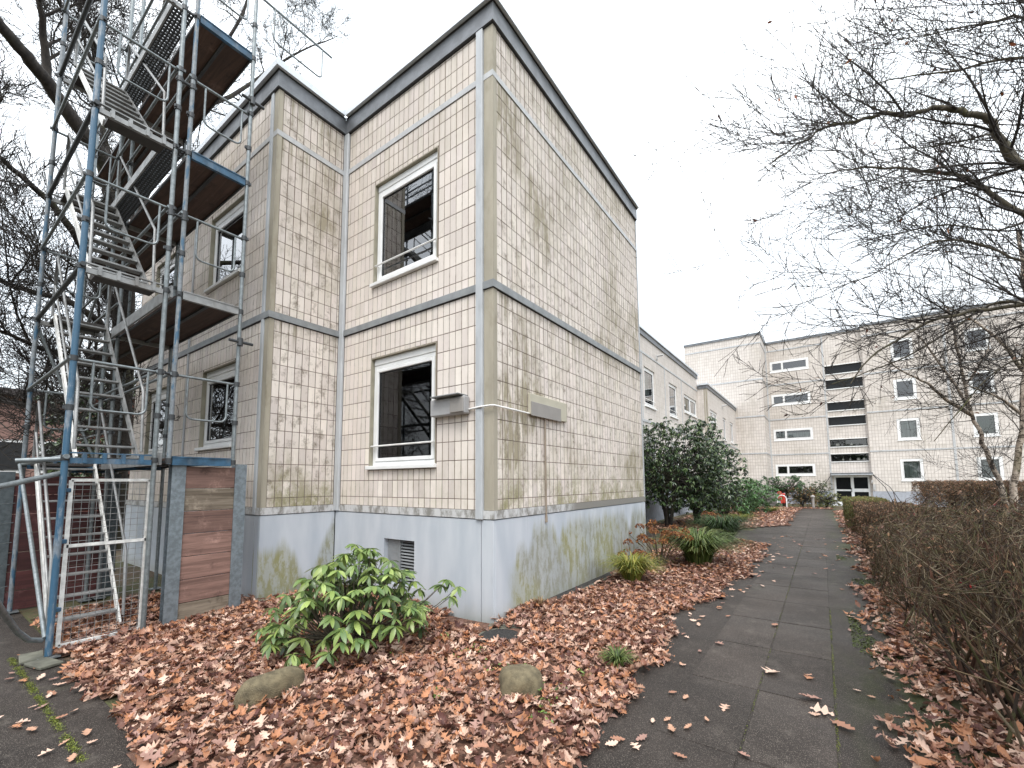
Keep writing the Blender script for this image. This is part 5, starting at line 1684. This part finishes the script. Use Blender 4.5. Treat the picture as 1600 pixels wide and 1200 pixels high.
# tussocks of strap leaved grass
def tussock(name, loc, r, h, n, cols, label, seed, dead=0):
    rr = np.random.default_rng(seed); V = []; F = []; C = []
    for i in range(n):
        a = rr.uniform(0, 6.28); rad_ = rr.uniform(.5, 1.1) * r; hh = h * rr.uniform(.6, 1.1); w = rr.uniform(.004, .008) * (1 + r)
        b0 = np.array([math.cos(a), math.sin(a), 0]) * rr.uniform(0, .25) * r
        d = np.array([math.cos(a), math.sin(a), 0]); sd_ = np.array([-d[1], d[0], 0])
        c = cols[rr.integers(0, len(cols))] * rr.uniform(.7, 1.2)
        k = len(V); seg = 5
        for j in range(seg + 1):
            t = j / seg
            p = b0 + d * rad_ * t ** 1.3 + np.array([0, 0, hh * (1.7 * t - 1.15 * t * t) * 1.6])
            ww = w * (1 - t * .85)
            V += [p - sd_ * ww, p + sd_ * ww]
        for j in range(seg): F.append([k + 2 * j, k + 2 * j + 1, k + 2 * j + 3, k + 2 * j + 2]); C.append(np.append(c, 1))
    F = np.array(F)
    o = link(name, np_mesh(name, V, F.ravel(), np.arange(len(F)) * 4, np.full(len(F), 4), M['blade'], smooth=True, cols=C), None, loc)
    return tag(o, label, 'grass tussock')
YG = np.array([[.26, .27, .05], [.18, .22, .04], [.35, .32, .08], [.10, .13, .03]]); GG = np.array([[.09, .15, .03], [.14, .2, .05], [.22, .26, .09], [.05, .08, .02]]); DKG = np.array([[.04, .08, .025], [.06, .11, .03], [.03, .05, .02]])
tussock('grass_tussock', (.62, 2.75, -1.16), .5, .40, 620, YG, 'yellow green grass tussock closest to the side wall among the leaves', 1)
tussock('grass_tussock', (1.12, 4.95, -1.17), .82, .60, 1000, GG, 'green and pale striped grass tussock behind the yellow one', 2)
tussock('grass_tussock', (1.0, 8.1, -1.17), .86, .66, 1000, DKG, 'dark green grass tussock farthest along the near bed', 3)
tussock('grass_tussock', (1.6, -.3, -1.17), .17, .12, 220, GG * .8, 'small dark green grass tuft near the path edge', 4)
tussock('grass_tussock', (.45, 15.2, -1.18), .7, .28, 260, YG, 'yellow green grass tussock in the far bed beyond the side path', 5)
tussock('grass_tussock', (.2, 18.0, -1.2), .6, .28, 240, YG, 'second yellow green grass tussock of the far bed, nearer the laurel', 6)
tussock('grass_tussock', (.9, 22.5, -1.22), .7, .25, 240, YG * .8, 'low green grass tussock in front of the bicycle stand', 7)
tussock('grass_tussock', (.15, .75, -1.16), .13, .12, 60, np.array([[.3, .2, .1], [.2, .13, .07]]), 'dry brown grass tuft against the foot of the side wall', 9)

# hydrangeas with dry brown heads
def hydrangea(loc, n, r, h, label, seed):
    root = empty('hydrangea', loc, label=label, cat='shrub'); q = random.Random(seed)
    P0, P1, R0, R1, heads = [], [], [], [], []
    for i in range(n):
        a = q.uniform(0, 6.28); t = Vector((math.cos(a) * r * q.uniform(.2, 1), math.sin(a) * r * q.uniform(.2, 1), h * q.uniform(.55, 1)))
        mid = t * .5 + Vector((0, 0, .06)); P0 += [Vector((t.x * .15, t.y * .15, 0)), mid]; P1 += [mid, t]; R0 += [.008, .006]; R1 += [.006, .004]
        heads.append(t)
    link('stems', seg_mesh('stems', P0, P1, R0, R1, 5, M['mossbark']), root)['kind'] = 'stuff'
    for t in heads:
        n_ = 60; d = RNG.normal(0, 1, (n_, 3)); d /= np.linalg.norm(d, axis=1, keepdims=True); d[:, 2] = np.abs(d[:, 2]) * .9 - .2
        hp_ = np.array(t) + d * .085
        o = scatter_leaves('flower_head', hp_, RNG.uniform(.035, .06, n_), T_FAR, M['litter'], np.array([[.30, .13, .05], [.40, .19, .07], [.20, .08, .04], [.12, .05, .03]]), 1.2); o.parent = root
    k = 90; lp = np.array([(RNG.normal(0, r * .5), RNG.normal(0, r * .5), RNG.uniform(.05, h * .7)) for _ in range(k)])
    o = scatter_leaves('foliage', lp, RNG.uniform(.06, .1, k), [RHS], M['blade'], np.array([[.22, .18, .05], [.14, .15, .04], [.25, .13, .05]]), .8); o.parent = root
hydrangea((.55, 4.35, -1.18), 24, .62, .8, 'hydrangea with dry brown flower heads between the two nearer grass tussocks', 1)
hydrangea((.35, 3.6, -1.18), 6, .3, .5, 'small hydrangea with two dark flower heads touching the side wall', 2)
hydrangea((.35, 10.9, -1.18), 9, .5, .6, 'hydrangea with brown heads under the dark evergreen shrubs', 3)
hydrangea((1.3, -.0, -1.16), 0, .1, .1, '', 4) if False else None

# ------------------------------------------------------------------ bicycle stand, bag and bollard near the entrance
b = MB(); pts_ = [(-.24, 0, 0), (-.24, 0, .62)] + [(-.24 + .24 * (1 - math.cos(t)), 0, .62 + .2 * math.sin(t)) for t in (.5, 1.0, 1.57, 2.1, 2.6)] + [(.24, 0, .62), (.24, 0, 0)]
b.tube(pts_, .03, 8); o = b.build('bicycle_stand', M['cable']); o.location = (1.02, 28.0, -1.33); tag(o, 'white hoop stand in front of the red bag', 'bicycle stand')
b = MB(); b.cbox(-.22, .02, -.12, .1, .45, 1.05, .05); b.cbox(.03, .2, -.1, .12, .3, .95, .05); b.cbox(-.05, .05, -.14, -.1201, .3, .9, .01)
o = b.build('red_bag', M['redcloth']); o.location = (.95, 29.0, -1.36); tag(o, 'red and white bundle behind the white hoop stand', 'bag')
b = MB(); b.tube([(0, 0, 0), (0, 0, .72)], .07, 12); b.tube([(0, 0, .72), (0, 0, .78)], [.13, .11], 12); b.tube([(0, 0, .78), (0, 0, .84)], [.11, .03], 12)
o = b.build('bollard_lamp', M['boxgrey2']); o.location = (2.62, 28.3, -1.33); tag(o, 'grey bollard lamp between the bushes left of the entrance', 'bollard')
b = MB(); b.box(-1.2, 0.6, 0, .06, 0, 1.0)
o = b.build('privacy_fence', M['boxgrey2']); o.location = (-.1, 31.5, -1.4); tag(o, 'grey board fence behind the laurel bush', 'fence')

# ------------------------------------------------------------------ bare trees
JIT = [.17]
def twigs_from(poly, radii, out, rng, length, dens, depth, r0, droop=0.0, bias=None, upb=.25):
    """grow side shoots along a limb polyline"""
    for i in range(len(poly) - 1):
        a, c = poly[i], poly[i + 1]; d = c - a; L_ = d.length
        n = max(0, int(L_ * dens + rng.random()))
        for _ in range(n):
            t = rng.random(); p = a.lerp(c, t); ra = radii[i] * (1 - t) + radii[i + 1] * t
            dn = d.normalized()
            rv = Vector((rng.gauss(0, 1), rng.gauss(0, 1), rng.gauss(0, 1) + upb))
            rv = (rv - dn * rv.dot(dn)).normalized()
            dr_ = (dn * rng.uniform(.45, 1.1) + rv * rng.uniform(.5, 1.0))
            if bias is not None: dr_ += bias
            grow(p, dr_.normalized(), length * rng.uniform(.5, 1.2), min(ra * .55, r0), depth, out, rng, droop)
ZMIN = [-9.0]
def grow(p, d, length, r, depth, out, rng, droop):
    n = 5 if depth > 0 else 4
    step = length / n; pts = [p]; rs = [r]
    q = p; dd = d
    for i in range(n):
        dd = (dd + Vector((rng.gauss(0, JIT[0]), rng.gauss(0, JIT[0]), rng.gauss(0, JIT[0]) + .05 - droop))).normalized()
        q2 = q + dd * step
        if q2.z < ZMIN[0]: return
        r2 = r * (1 - .8 * (i + 1) / n)
        r2 = max(r2, .0016)
        out.append((q, q2, rs[-1], r2)); pts.append(q2); rs.append(r2)
        if depth > 0 and i > 0 or (depth > 0 and rng.random() < .6):
            for _ in range(1 if rng.random() < .6 else 2):
                rv = Vector((rng.gauss(0, 1), rng.gauss(0, 1), rng.gauss(0, 1) + .2)); rv = (rv - dd * rv.dot(dd)).normalized()
                grow(q.lerp(q2, rng.random()), (dd * rng.uniform(.5, 1) + rv * rng.uniform(.45, .9)).normalized(), length * rng.uniform(.35, .62), max(r2 * .6, .0017), depth - 1, out, rng, droop)
        q = q2
def tree(name, base, limbs, rad0, label, cat='tree', mat=None, tmat=None, length=1.3, dens=2.2, depth=2, droop=0.0, r0=.012, seed=1, minr=.0019, group=None, upb=.25, leafn=0, smoothl=True, bias=None, jit=.17, zmin=-9.0):
    JIT[0] = jit; ZMIN[0] = zmin
    root = empty(name, base, label=label, cat=cat, group=group)
    rng = random.Random(seed); inv = Vector(base); out = []
    for li, (pl, ra, rb_) in enumerate(limbs):
        pl = [Vector(p) - inv for p in pl]
        # subdivide and crinkle
        pp = []
        for i in range(len(pl) - 1):
            for k in range(3):
                t = k / 3
                P_1 = pl[max(i - 1, 0)]; P_2 = pl[i]; P_3 = pl[i + 1]; P_4 = pl[min(i + 2, len(pl) - 1)]
                q = .5 * ((2 * P_2) + (P_3 - P_1) * t + (2 * P_1 - 5 * P_2 + 4 * P_3 - P_4) * t * t + (3 * P_2 - P_1 - 3 * P_3 + P_4) * t ** 3)
                pp.append(q + Vector((rng.gauss(0, .012), rng.gauss(0, .012), rng.gauss(0, .012))) * min(1, 20 * ra))
        pp.append(pl[-1])
        n = len(pp); rs = [ra + (rb_ - ra) * (i / (n - 1)) ** .85 for i in range(n)]
        b = MB(); b.tube(pp, rs, 10 if ra > .05 else 7, True)
        b.build('trunk' if li == 0 else 'limb', mat or M['bark'], root)
        twigs_from(pp, rs, out, rng, length, dens * (.35 if ra > .09 else 1), depth, r0, droop, bias, upb)
    P0 = np.array([o_[0] for o_ in out]); P1 = np.array([o_[1] for o_ in out])
    R0 = np.maximum(np.array([o_[2] for o_ in out]), minr); R1 = np.maximum(np.array([o_[3] for o_ in out]), minr * .8)
    big = R0 > .006
    for msk, ns, nm in ((big, 5, 'branches'), (~big, 3, 'twigs')):
        if msk.any():
            o = link(nm, seg_mesh(nm, P0[msk], P1[msk], R0[msk], R1[msk], ns, tmat or M['twig']), root)
            o['kind'] = 'stuff'
    if leafn:
        k = RNG.integers(0, len(P1), leafn); lp = P1[k] - np.array([0, 0, .03])
        o = scatter_leaves('dead_leaves', lp, RNG.uniform(.05, .08, leafn), T_FAR, M['litter'], np.array([[.22, .07, .03], [.30, .12, .05], [.10, .04, .03]]), 1.0)
        o.parent = root; o['kind'] = 'stuff'
    return root, len(out)

LEFT = [
  [(-11.52, -0.87, -1.25), (-11.52, -0.87, 2.36), (-11.53, -0.93, 4.38), (-11.15, -1.04, 5.62), (-10.79, -1.28, 6.75), (-10.26, -1.73, 7.91), (-9.91, -2.06, 8.16), (-9.75, -2.4, 8.38), (-9.4, -2.87, 8.7), (-9.03, -3.2, 8.79), (-8.65, -3.56, 8.85), (-7.86, -4.03, 8.76)],
  [(-9.4, -2.87, 8.7), (-9.31, -2.91, 9.14), (-9.11, -3.01, 9.57), (-8.82, -3.1, 9.9), (-8.63, -3.22, 10.47)],
  [(-11.53, -0.93, 4.38), (-10.64, -1.56, 5.27), (-10.11, -2.07, 5.83), (-9.76, -2.5, 6.22), (-9.31, -2.93, 6.35), (-8.84, -3.38, 6.42), (-8.15, -3.85, 6.34)],
  [(-11.53, -0.92, 3.7), (-10.65, -1.61, 4.31), (-9.74, -2.29, 4.35), (-9.19, -2.76, 4.17), (-8.53, -3.26, 4.06), (-7.85, -3.78, 4.06)],
  [(-11.52, -0.88, 3.03), (-10.65, -1.66, 3.22), (-9.74, -2.31, 3.17), (-9.09, -2.79, 3.15), (-8.63, -3.19, 3.16), (-7.85, -3.65, 3.05)],
  [(-11.52, -0.87, 2.36), (-10.62, -1.48, 1.88), (-9.72, -2.15, 1.93), (-8.78, -2.71, 1.87), (-8.12, -3.15, 1.87), (-7.35, -3.6, 1.96)],
  [(-11.15, -1.04, 5.62), (-11.51, -0.83, 7.78), (-11.89, -0.71, 9.89), (-12.09, -0.67, 11.99), (-12.25, -0.47, 14.12), (-12.4, -0.24, 16.63)],
  [(-11.51, -0.83, 7.78), (-12.39, -0.21, 10.06), (-13.18, 0.71, 12.82), (-13.48, 1.44, 15.49), (-13.72, 2.26, 18.2), (-13.6, 2.56, 20.6)],
  [(-10.79, -1.28, 6.75), (-11.07, -1.71, 9.34), (-11.1, -1.92, 10.94), (-10.93, -2.18, 11.98), (-10.77, -2.46, 13.3)],
  [(-11.89, -0.71, 9.89), (-11.23, -1.5, 10.47), (-10.75, -2.33, 11.04), (-10.29, -2.73, 11.33), (-9.82, -3.1, 11.53)],
  [(-13.18, 0.71, 12.82), (-13.81, 2.02, 14.65), (-13.84, 3.31, 16.77), (-13.82, 4.53, 18.66), (-13.66, 5.86, 20.36)],
]
LR = [(.27, .08), (.09, .03), (.11, .03), (.09, .03), (.07, .02), (.075, .025), (.15, .04), (.12, .03), (.1, .03), (.08, .02), (.09, .02)]
t_, nseg = tree('oak_tree', (-11.52, -.87, -1.2), [(l, a, c) for l, (a, c) in zip(LEFT, LR)], 0, 'big bare dark tree spreading behind the scaffold on the left', length=2.5, dens=2.3, depth=3, droop=0.0, r0=.03, seed=4, minr=.005, jit=.13)
print('left tree segs', nseg)
RIGHT = [
  [(6.06, 3.95, -1.25), (6.06, 3.95, 0.34), (6.1, 3.94, 1.48), (6.11, 3.94, 2.37), (6.03, 3.86, 3.12), (5.85, 3.71, 3.74), (5.87, 3.7, 4.68), (5.95, 3.67, 5.75), (6.07, 3.63, 6.8)],
  [(5.86, 3.81, 3.55), (5.58, 3.59, 3.89), (5.32, 3.46, 4.12), (5.14, 3.3, 4.32), (5.05, 3.22, 4.64), (4.91, 3.16, 4.81), (4.71, 3.1, 4.93), (4.51, 3.04, 5.0), (4.29, 2.98, 4.98), (4.02, 2.91, 5.12), (3.79, 2.84, 5.06), (3.45, 2.76, 5.09), (3.13, 2.67, 4.95), (2.83, 2.56, 4.75)],
  [(5.96, 3.88, 3.31), (5.59, 3.59, 3.38), (5.28, 3.47, 3.55), (5.03, 3.43, 3.9), (4.75, 3.3, 4.16), (4.52, 3.24, 4.29), (4.15, 3.1, 4.42), (3.82, 2.94, 4.47), (3.49, 2.86, 4.5)],
  [(6.1, 3.94, 2.22), (5.67, 3.77, 2.42), (5.25, 3.69, 2.52), (4.8, 3.59, 2.52), (4.37, 3.47, 2.43), (4.03, 3.32, 2.24), (3.74, 3.14, 2.0), (3.52, 3.06, 1.68)],
  [(6.09, 3.94, 2.08), (5.69, 3.76, 2.11), (5.41, 4.26, 2.69), (5.07, 4.14, 2.71), (4.62, 3.93, 2.38), (4.2, 3.8, 2.11), (3.77, 3.54, 1.91), (3.33, 3.37, 1.76)],
  [(5.94, 3.68, 5.1), (5.64, 3.57, 5.4), (5.27, 3.47, 5.57), (4.84, 3.27, 5.51), (4.53, 3.14, 5.54), (4.15, 3.0, 5.56), (3.82, 2.94, 5.56)],
  [(5.87, 3.7, 4.68), (5.7, 3.76, 5.4), (5.56, 3.8, 6.23), (5.26, 3.68, 6.27), (4.95, 3.56, 6.3), (4.54, 3.34, 6.24), (4.27, 3.18, 6.23)],
  [(5.96, 3.67, 5.25), (5.69, 3.55, 5.99), (5.42, 3.43, 6.23), (5.11, 3.21, 6.39), (4.76, 3.09, 6.44), (4.39, 2.96, 6.49)],
  [(6.02, 3.86, 2.97), (5.55, 3.6, 2.85), (5.21, 3.39, 2.95), (4.89, 3.26, 3.19), (4.55, 3.13, 3.33), (4.18, 2.99, 3.22), (3.79, 2.94, 3.02), (3.32, 2.87, 2.91)],
  [(6.07, 3.95, 1.78), (5.61, 3.79, 1.6), (5.34, 4.18, 1.96), (4.96, 3.97, 1.73), (4.65, 3.83, 1.33), (4.35, 3.67, 0.92)],
  [(5.32, 3.46, 4.12), (5.36, 4.28, 5.09), (5.06, 4.56, 5.33), (4.64, 4.44, 5.36), (4.17, 4.11, 5.31)],
  [(5.85, 3.71, 3.74), (5.75, 4.37, 3.89), (5.37, 4.69, 3.92), (4.82, 4.41, 4.07), (4.2, 3.9, 3.9), (3.74, 3.55, 3.75)],
]
RR = [(.11, .04), (.055, .009), (.042, .008), (.034, .007), (.026, .005), (.022, .005), (.022, .005), (.02, .005), (.02, .005), (.018, .005), (.02, .005), (.02, .005)]
t_, nseg = tree('bare_tree', (6.06, 3.95, -1.2), [(l, a, c) for l, (a, c) in zip(RIGHT, RR)], 0, 'fine twigged bare tree reaching in over the hedge from the right', length=1.5, dens=3.9, depth=2, droop=.035, r0=.017, seed=9, minr=.0038, leafn=90, bias=Vector((-.55, -.22, -.02)), jit=.085, zmin=2.55, mat=M['mossbark'])
print('right tree segs', nseg)
BIRCH = [
  [[(5.86, 7.66, -1.25), (5.86, 7.66, -0.74), (5.81, 7.67, 0.18), (5.72, 7.69, 0.77), (5.63, 7.71, 1.25), (5.54, 7.73, 1.65), (5.5, 7.74, 2.26), (5.4, 7.55, 2.99), (5.29, 7.37, 3.72)], [(5.54, 7.73, 1.65), (5.17, 7.39, 1.93), (4.87, 7.04, 2.22), (4.59, 6.87, 2.41), (4.23, 6.71, 2.74)], [(5.5, 7.74, 2.26), (5.8, 7.9, 2.7), (6.0, 8.1, 3.3)], [(5.54, 7.73, 1.7), (5.2, 7.5, 2.5), (4.9, 7.3, 3.1), (4.6, 7.2, 3.5)]],
  [[(5.90, 7.24, -1.25), (5.87, 7.24, -0.69), (5.84, 7.25, 0.08), (5.94, 7.23, 0.74), (6.05, 7.2, 1.52), (6.12, 7.18, 2.3), (6.2, 7.16, 2.96), (6.23, 7.15, 3.88), (6.23, 7.15, 4.82)], [(6.12, 7.18, 2.3), (5.8, 7.0, 2.9), (5.4, 6.9, 3.4), (5.1, 6.8, 3.6)], [(6.05, 7.2, 1.52), (5.7, 7.0, 1.9), (5.3, 6.8, 2.1)]],
]
tree('birch_tree', (5.86, 7.66, -1.2), [(BIRCH[0][0], .052, .018), (BIRCH[0][1], .04, .008), (BIRCH[0][2], .03, .006), (BIRCH[0][3], .03, .006)], 0, 'pale birch leaning left behind the hedge, the left one of the pair', mat=M['birch'], length=1.1, dens=3.2, depth=2, droop=.05, r0=.008, seed=31, minr=.0026)
tree('birch_tree', (5.9, 7.24, -1.2), [(BIRCH[1][0], .06, .025), (BIRCH[1][1], .035, .006), (BIRCH[1][2], .03, .006)], 0, 'upright pale birch at the right picture edge behind the hedge', mat=M['birch'], length=1.1, dens=3.0, depth=2, droop=.05, r0=.008, seed=32, minr=.0026)
# trees beyond the roofs, and a few behind the camera that the windows mirror
def far_tree(base, h, spread, label, seed, dens=1.0, mat=None, group=None, minr=.02):
    q = random.Random(seed); B_ = Vector(base); limbs = []
    top = B_ + Vector((q.uniform(-.5, .5), q.uniform(-.5, .5), h * .8)); midp = B_.lerp(top, .4)
    limbs.append(([B_ - Vector((0, 0, .1)), B_.lerp(top, .3), B_.lerp(top, .6), top], h * .018, h * .004))
    for k in range(8):
        a = k * 2.4 + q.random(); s = B_.lerp(top, q.uniform(.3, .75)); e = s + Vector((math.cos(a) * spread * q.uniform(.6, 1), math.sin(a) * spread * q.uniform(.6, 1), h * q.uniform(.12, .3)))
        limbs.append(([s, s.lerp(e, .5) + Vector((0, 0, h * .03)), e], h * .008, h * .0025))
    return tree('bare_tree', base, limbs, 0, label, length=h * .16, dens=dens, depth=2, r0=h * .0025, seed=seed, minr=minr, group=group)
far_tree((-9.5, 47, -1.3), 16, 4, 'bare treetop showing faintly over the roof of the wing', 51, .6, minr=.014)
far_tree((-5, 50, -1.3), 14.5, 3.5, 'bare treetop over the left end of the four storey block', 52, .6, minr=.014)
far_tree((-24, -6.5, -1.2), 8.5, 4.5, 'bare tree at the left picture edge below the big limbs', 53, 1.0, minr=.012)
far_tree((-30, -10, -1.2), 8, 4.5, 'bare tree farther off at the left picture edge', 54, 1.0, minr=.012)
far_tree((-2, -16, -1.2), 13, 5, 'bare tree standing behind the camera', 55, .9, minr=.02)
far_tree((-7, -18, -1.2), 12, 5, 'bare tree behind the camera on the left', 56, .9, minr=.02)
evergreen('conifer_hedge', (-26, -8, -1.2), 7, 2, 2.6, 500, .5, 'dark evergreen hedge at the left edge in front of the bare trees', 'hedge', DG * .8, 30, .1)
evergreen('ivy_tree', (-17.5, .2, -1.2), 1.6, 1.6, 5.6, 500, .3, 'dark ivy covered tree between the brick house and the facade', 'tree', DG * .7, 33, .2, nleaf=6)
for i, (x, w_) in enumerate(((-14, 7), (-2, 8), (10, 8))):  # added out of view and made tall so the lower window mirrors dark
    evergreen('conifer_hedge', (x, -24, -1.2), w_, 2.5, 8, 520, .9, ('unseen evergreen mass added behind the camera to darken the window reflection, left part', 'unseen evergreen mass added straight behind the camera to darken the window reflection', 'unseen evergreen mass added behind the camera to darken the window reflection, right part')[i], 'hedge', DG, 40 + i, .1)

# ------------------------------------------------------------------ hedge on the right
def hedge_bush(x0, x1, y0, y1, h, nst, label, seed, brown=0.0, red=0, dens=1.0, green=0.0, name='hedge_shrub', spread=1.0, ragged=.12, fine=3, thick=1.0, foot=.7, tmin=.0024, along=.5):
    cx, cy = (x0 + x1) / 2, (y0 + y1) / 2
    root = empty(name, (cx, cy, gz(cx, cy)), label=label, cat='hedge', group=None)
    q = random.Random(seed); out = []
    hx, hy = (x1 - x0) / 2, (y1 - y0) / 2
    def inside(p): return abs(p.x) < hx + .05 and abs(p.y) < hy + .12 and p.z < h + ragged * q.random()
    def shoot(p, d, L_, r, depth):
        n = 5; st_ = L_ / n; c = p; rr = r
        for i in range(n):
            d = (d + Vector((q.gauss(0, .2), q.gauss(0, .2), q.gauss(0, .16) + .03))).normalized()
            e = c + d * st_
            if not inside(e):
                d = (d + Vector((-e.x / hx * .8, -e.y / hy * .4, -.5 if e.z > h else 0))).normalized(); e = c + d * st_ * .6
                if not inside(e): return
            r2 = max(rr * .87, tmin)
            out.append((c, e, rr, r2)); c = e; rr = r2
            if depth > 0 and i > 0:
                for _ in range(2 if q.random() < .55 * dens else 1):
                    rv = Vector((q.gauss(0, 1), q.gauss(0, 1), q.gauss(.1, .7))).normalized()
                    shoot(c, (d * along + rv * .75).normalized(), L_ * q.uniform(.35, .65), max(rr * .62, tmin * 1.1), depth - 1)
    for _ in range(nst):
        p = Vector((q.uniform(-hx * foot, hx * foot), q.uniform(-hy, hy), 0))
        a = q.uniform(0, 6.28); d = Vector((math.cos(a) * .38 * spread, math.sin(a) * .38 * spread, 1)).normalized()
        shoot(p, d, h * q.uniform(.8, 1.25), q.uniform(.008, .016) * thick, fine)
    P0 = np.array([o_[0] for o_ in out]); P1 = np.array([o_[1] for o_ in out]); R0 = np.array([o_[2] for o_ in out]); R1 = np.array([o_[3] for o_ in out])
    base = np.array([[.085, .06, .036], [.115, .085, .05], [.04, .029, .022], [.17, .14, .095], [.10, .055, .038], [.075, .072, .034], [.045, .034, .026], [.06, .042, .03]])
    C = base[RNG.integers(0, len(base), len(P0))] * RNG.uniform(.7, 1.25, (len(P0), 1)); C = np.concatenate([C, np.ones((len(C), 1))], 1)
    big = R0 > .0045
    for msk, ns, nm in ((big, 6, 'stems'), (~big, 3, 'twigs')):
        if msk.any():
            o = link(nm, seg_mesh(nm, P0[msk], P1[msk], R0[msk], R1[msk], ns, M['hedge'], C[msk]), root)
            o['kind'] = 'stuff'
    if brown > 0 and len(out):
        k = int(len(out) * brown); idx = RNG.integers(0, len(out), k)
        cols = np.array([[.20, .105, .06], [.28, .15, .085], [.13, .065, .045], [.36, .22, .13]])
        if green: cols = np.array([[.16, .18, .05], [.22, .22, .07], [.10, .12, .035], [.20, .12, .06]])
        lp = P1[idx] + RNG.normal(0, .012, (k, 3))
        o = scatter_leaves('dead_leaves', lp, RNG.uniform(.025, .05, k), T_FAR, M['litter'], cols, 1.1); o.parent = root; o['kind'] = 'stuff'
    if red:
        idx = RNG.integers(0, len(out), red); lp = np.repeat(P1[idx], 3, axis=0) + RNG.normal(0, .018, (red * 3, 3))
        o = scatter_leaves('red_leaves', lp, RNG.uniform(.018, .034, len(lp)), T_FAR, M['litter'], np.array([[.42, .02, .03], [.32, .02, .04]]), 1.1); o.parent = root; o['kind'] = 'stuff'
    return len(out)
HL = ['open bare thorny hedge shrub at the lower right picture corner', 'bare hedge shrub with some red leaves, second from the picture corner', 'dense bare twiggy hedge shrub third along beside the path',
      'dense bare hedge shrub with yellow leaves on top, fourth along the path', 'brown leaved clipped hedge part before the green end', 'clipped hedge end with olive green leaves by the path']
ns = []
ns.append(hedge_bush(3.50, 5.0, -1.1, .1, 1.32, 28, HL[0], 1, brown=.012, red=10, dens=.9, spread=1.25, ragged=.35, fine=3, thick=.95, foot=.4, tmin=.0015, along=1.25))
ns.append(hedge_bush(3.56, 4.95, .2, 1.7, 1.14, 60, HL[1], 2, brown=.03, red=24, dens=1.0, spread=1.15, ragged=.25, fine=2, thick=.95, foot=.45, tmin=.0017, along=1.1))
ns.append(hedge_bush(3.64, 4.9, 1.8, 3.7, .96, 38, HL[2], 3, brown=.05, red=16, dens=.8, ragged=.16, foot=.6, tmin=.002, along=.8))
ns.append(hedge_bush(3.72, 4.8, 3.8, 6.6, .74, 40, HL[3], 4, brown=.09, red=20, dens=.95))
ns.append(hedge_bush(3.85, 5.0, 7.4, 12.2, .98, 70, HL[4], 5, brown=.18, dens=1.0, ragged=.05))
ns.append(hedge_bush(3.75, 4.7, 12.2, 16.2, 1.0, 44, HL[5], 6, brown=.75, green=1, dens=1.0, ragged=.03))
ns.append(hedge_bush(5.6, 8.2, 13, 16, 1.5, 50, 'rounded rust brown hedge mass behind the clipped hedge', 7, brown=.4, dens=.9, name='rounded_hedge', fine=3))
ns.append(hedge_bush(7.6, 11.5, 9, 11, 1.1, 40, 'purplish bare barberry hedge around the birch trunks', 8, brown=.15, dens=.9, name='barberry_hedge', red=30))
ns.append(hedge_bush(5.4, 7.6, 4.6, 6.2, .95, 30, 'low bare hedge in front of the birch trunks', 9, brown=.08, dens=.9, name='barberry_hedge', red=20))
print('hedge segs', ns)
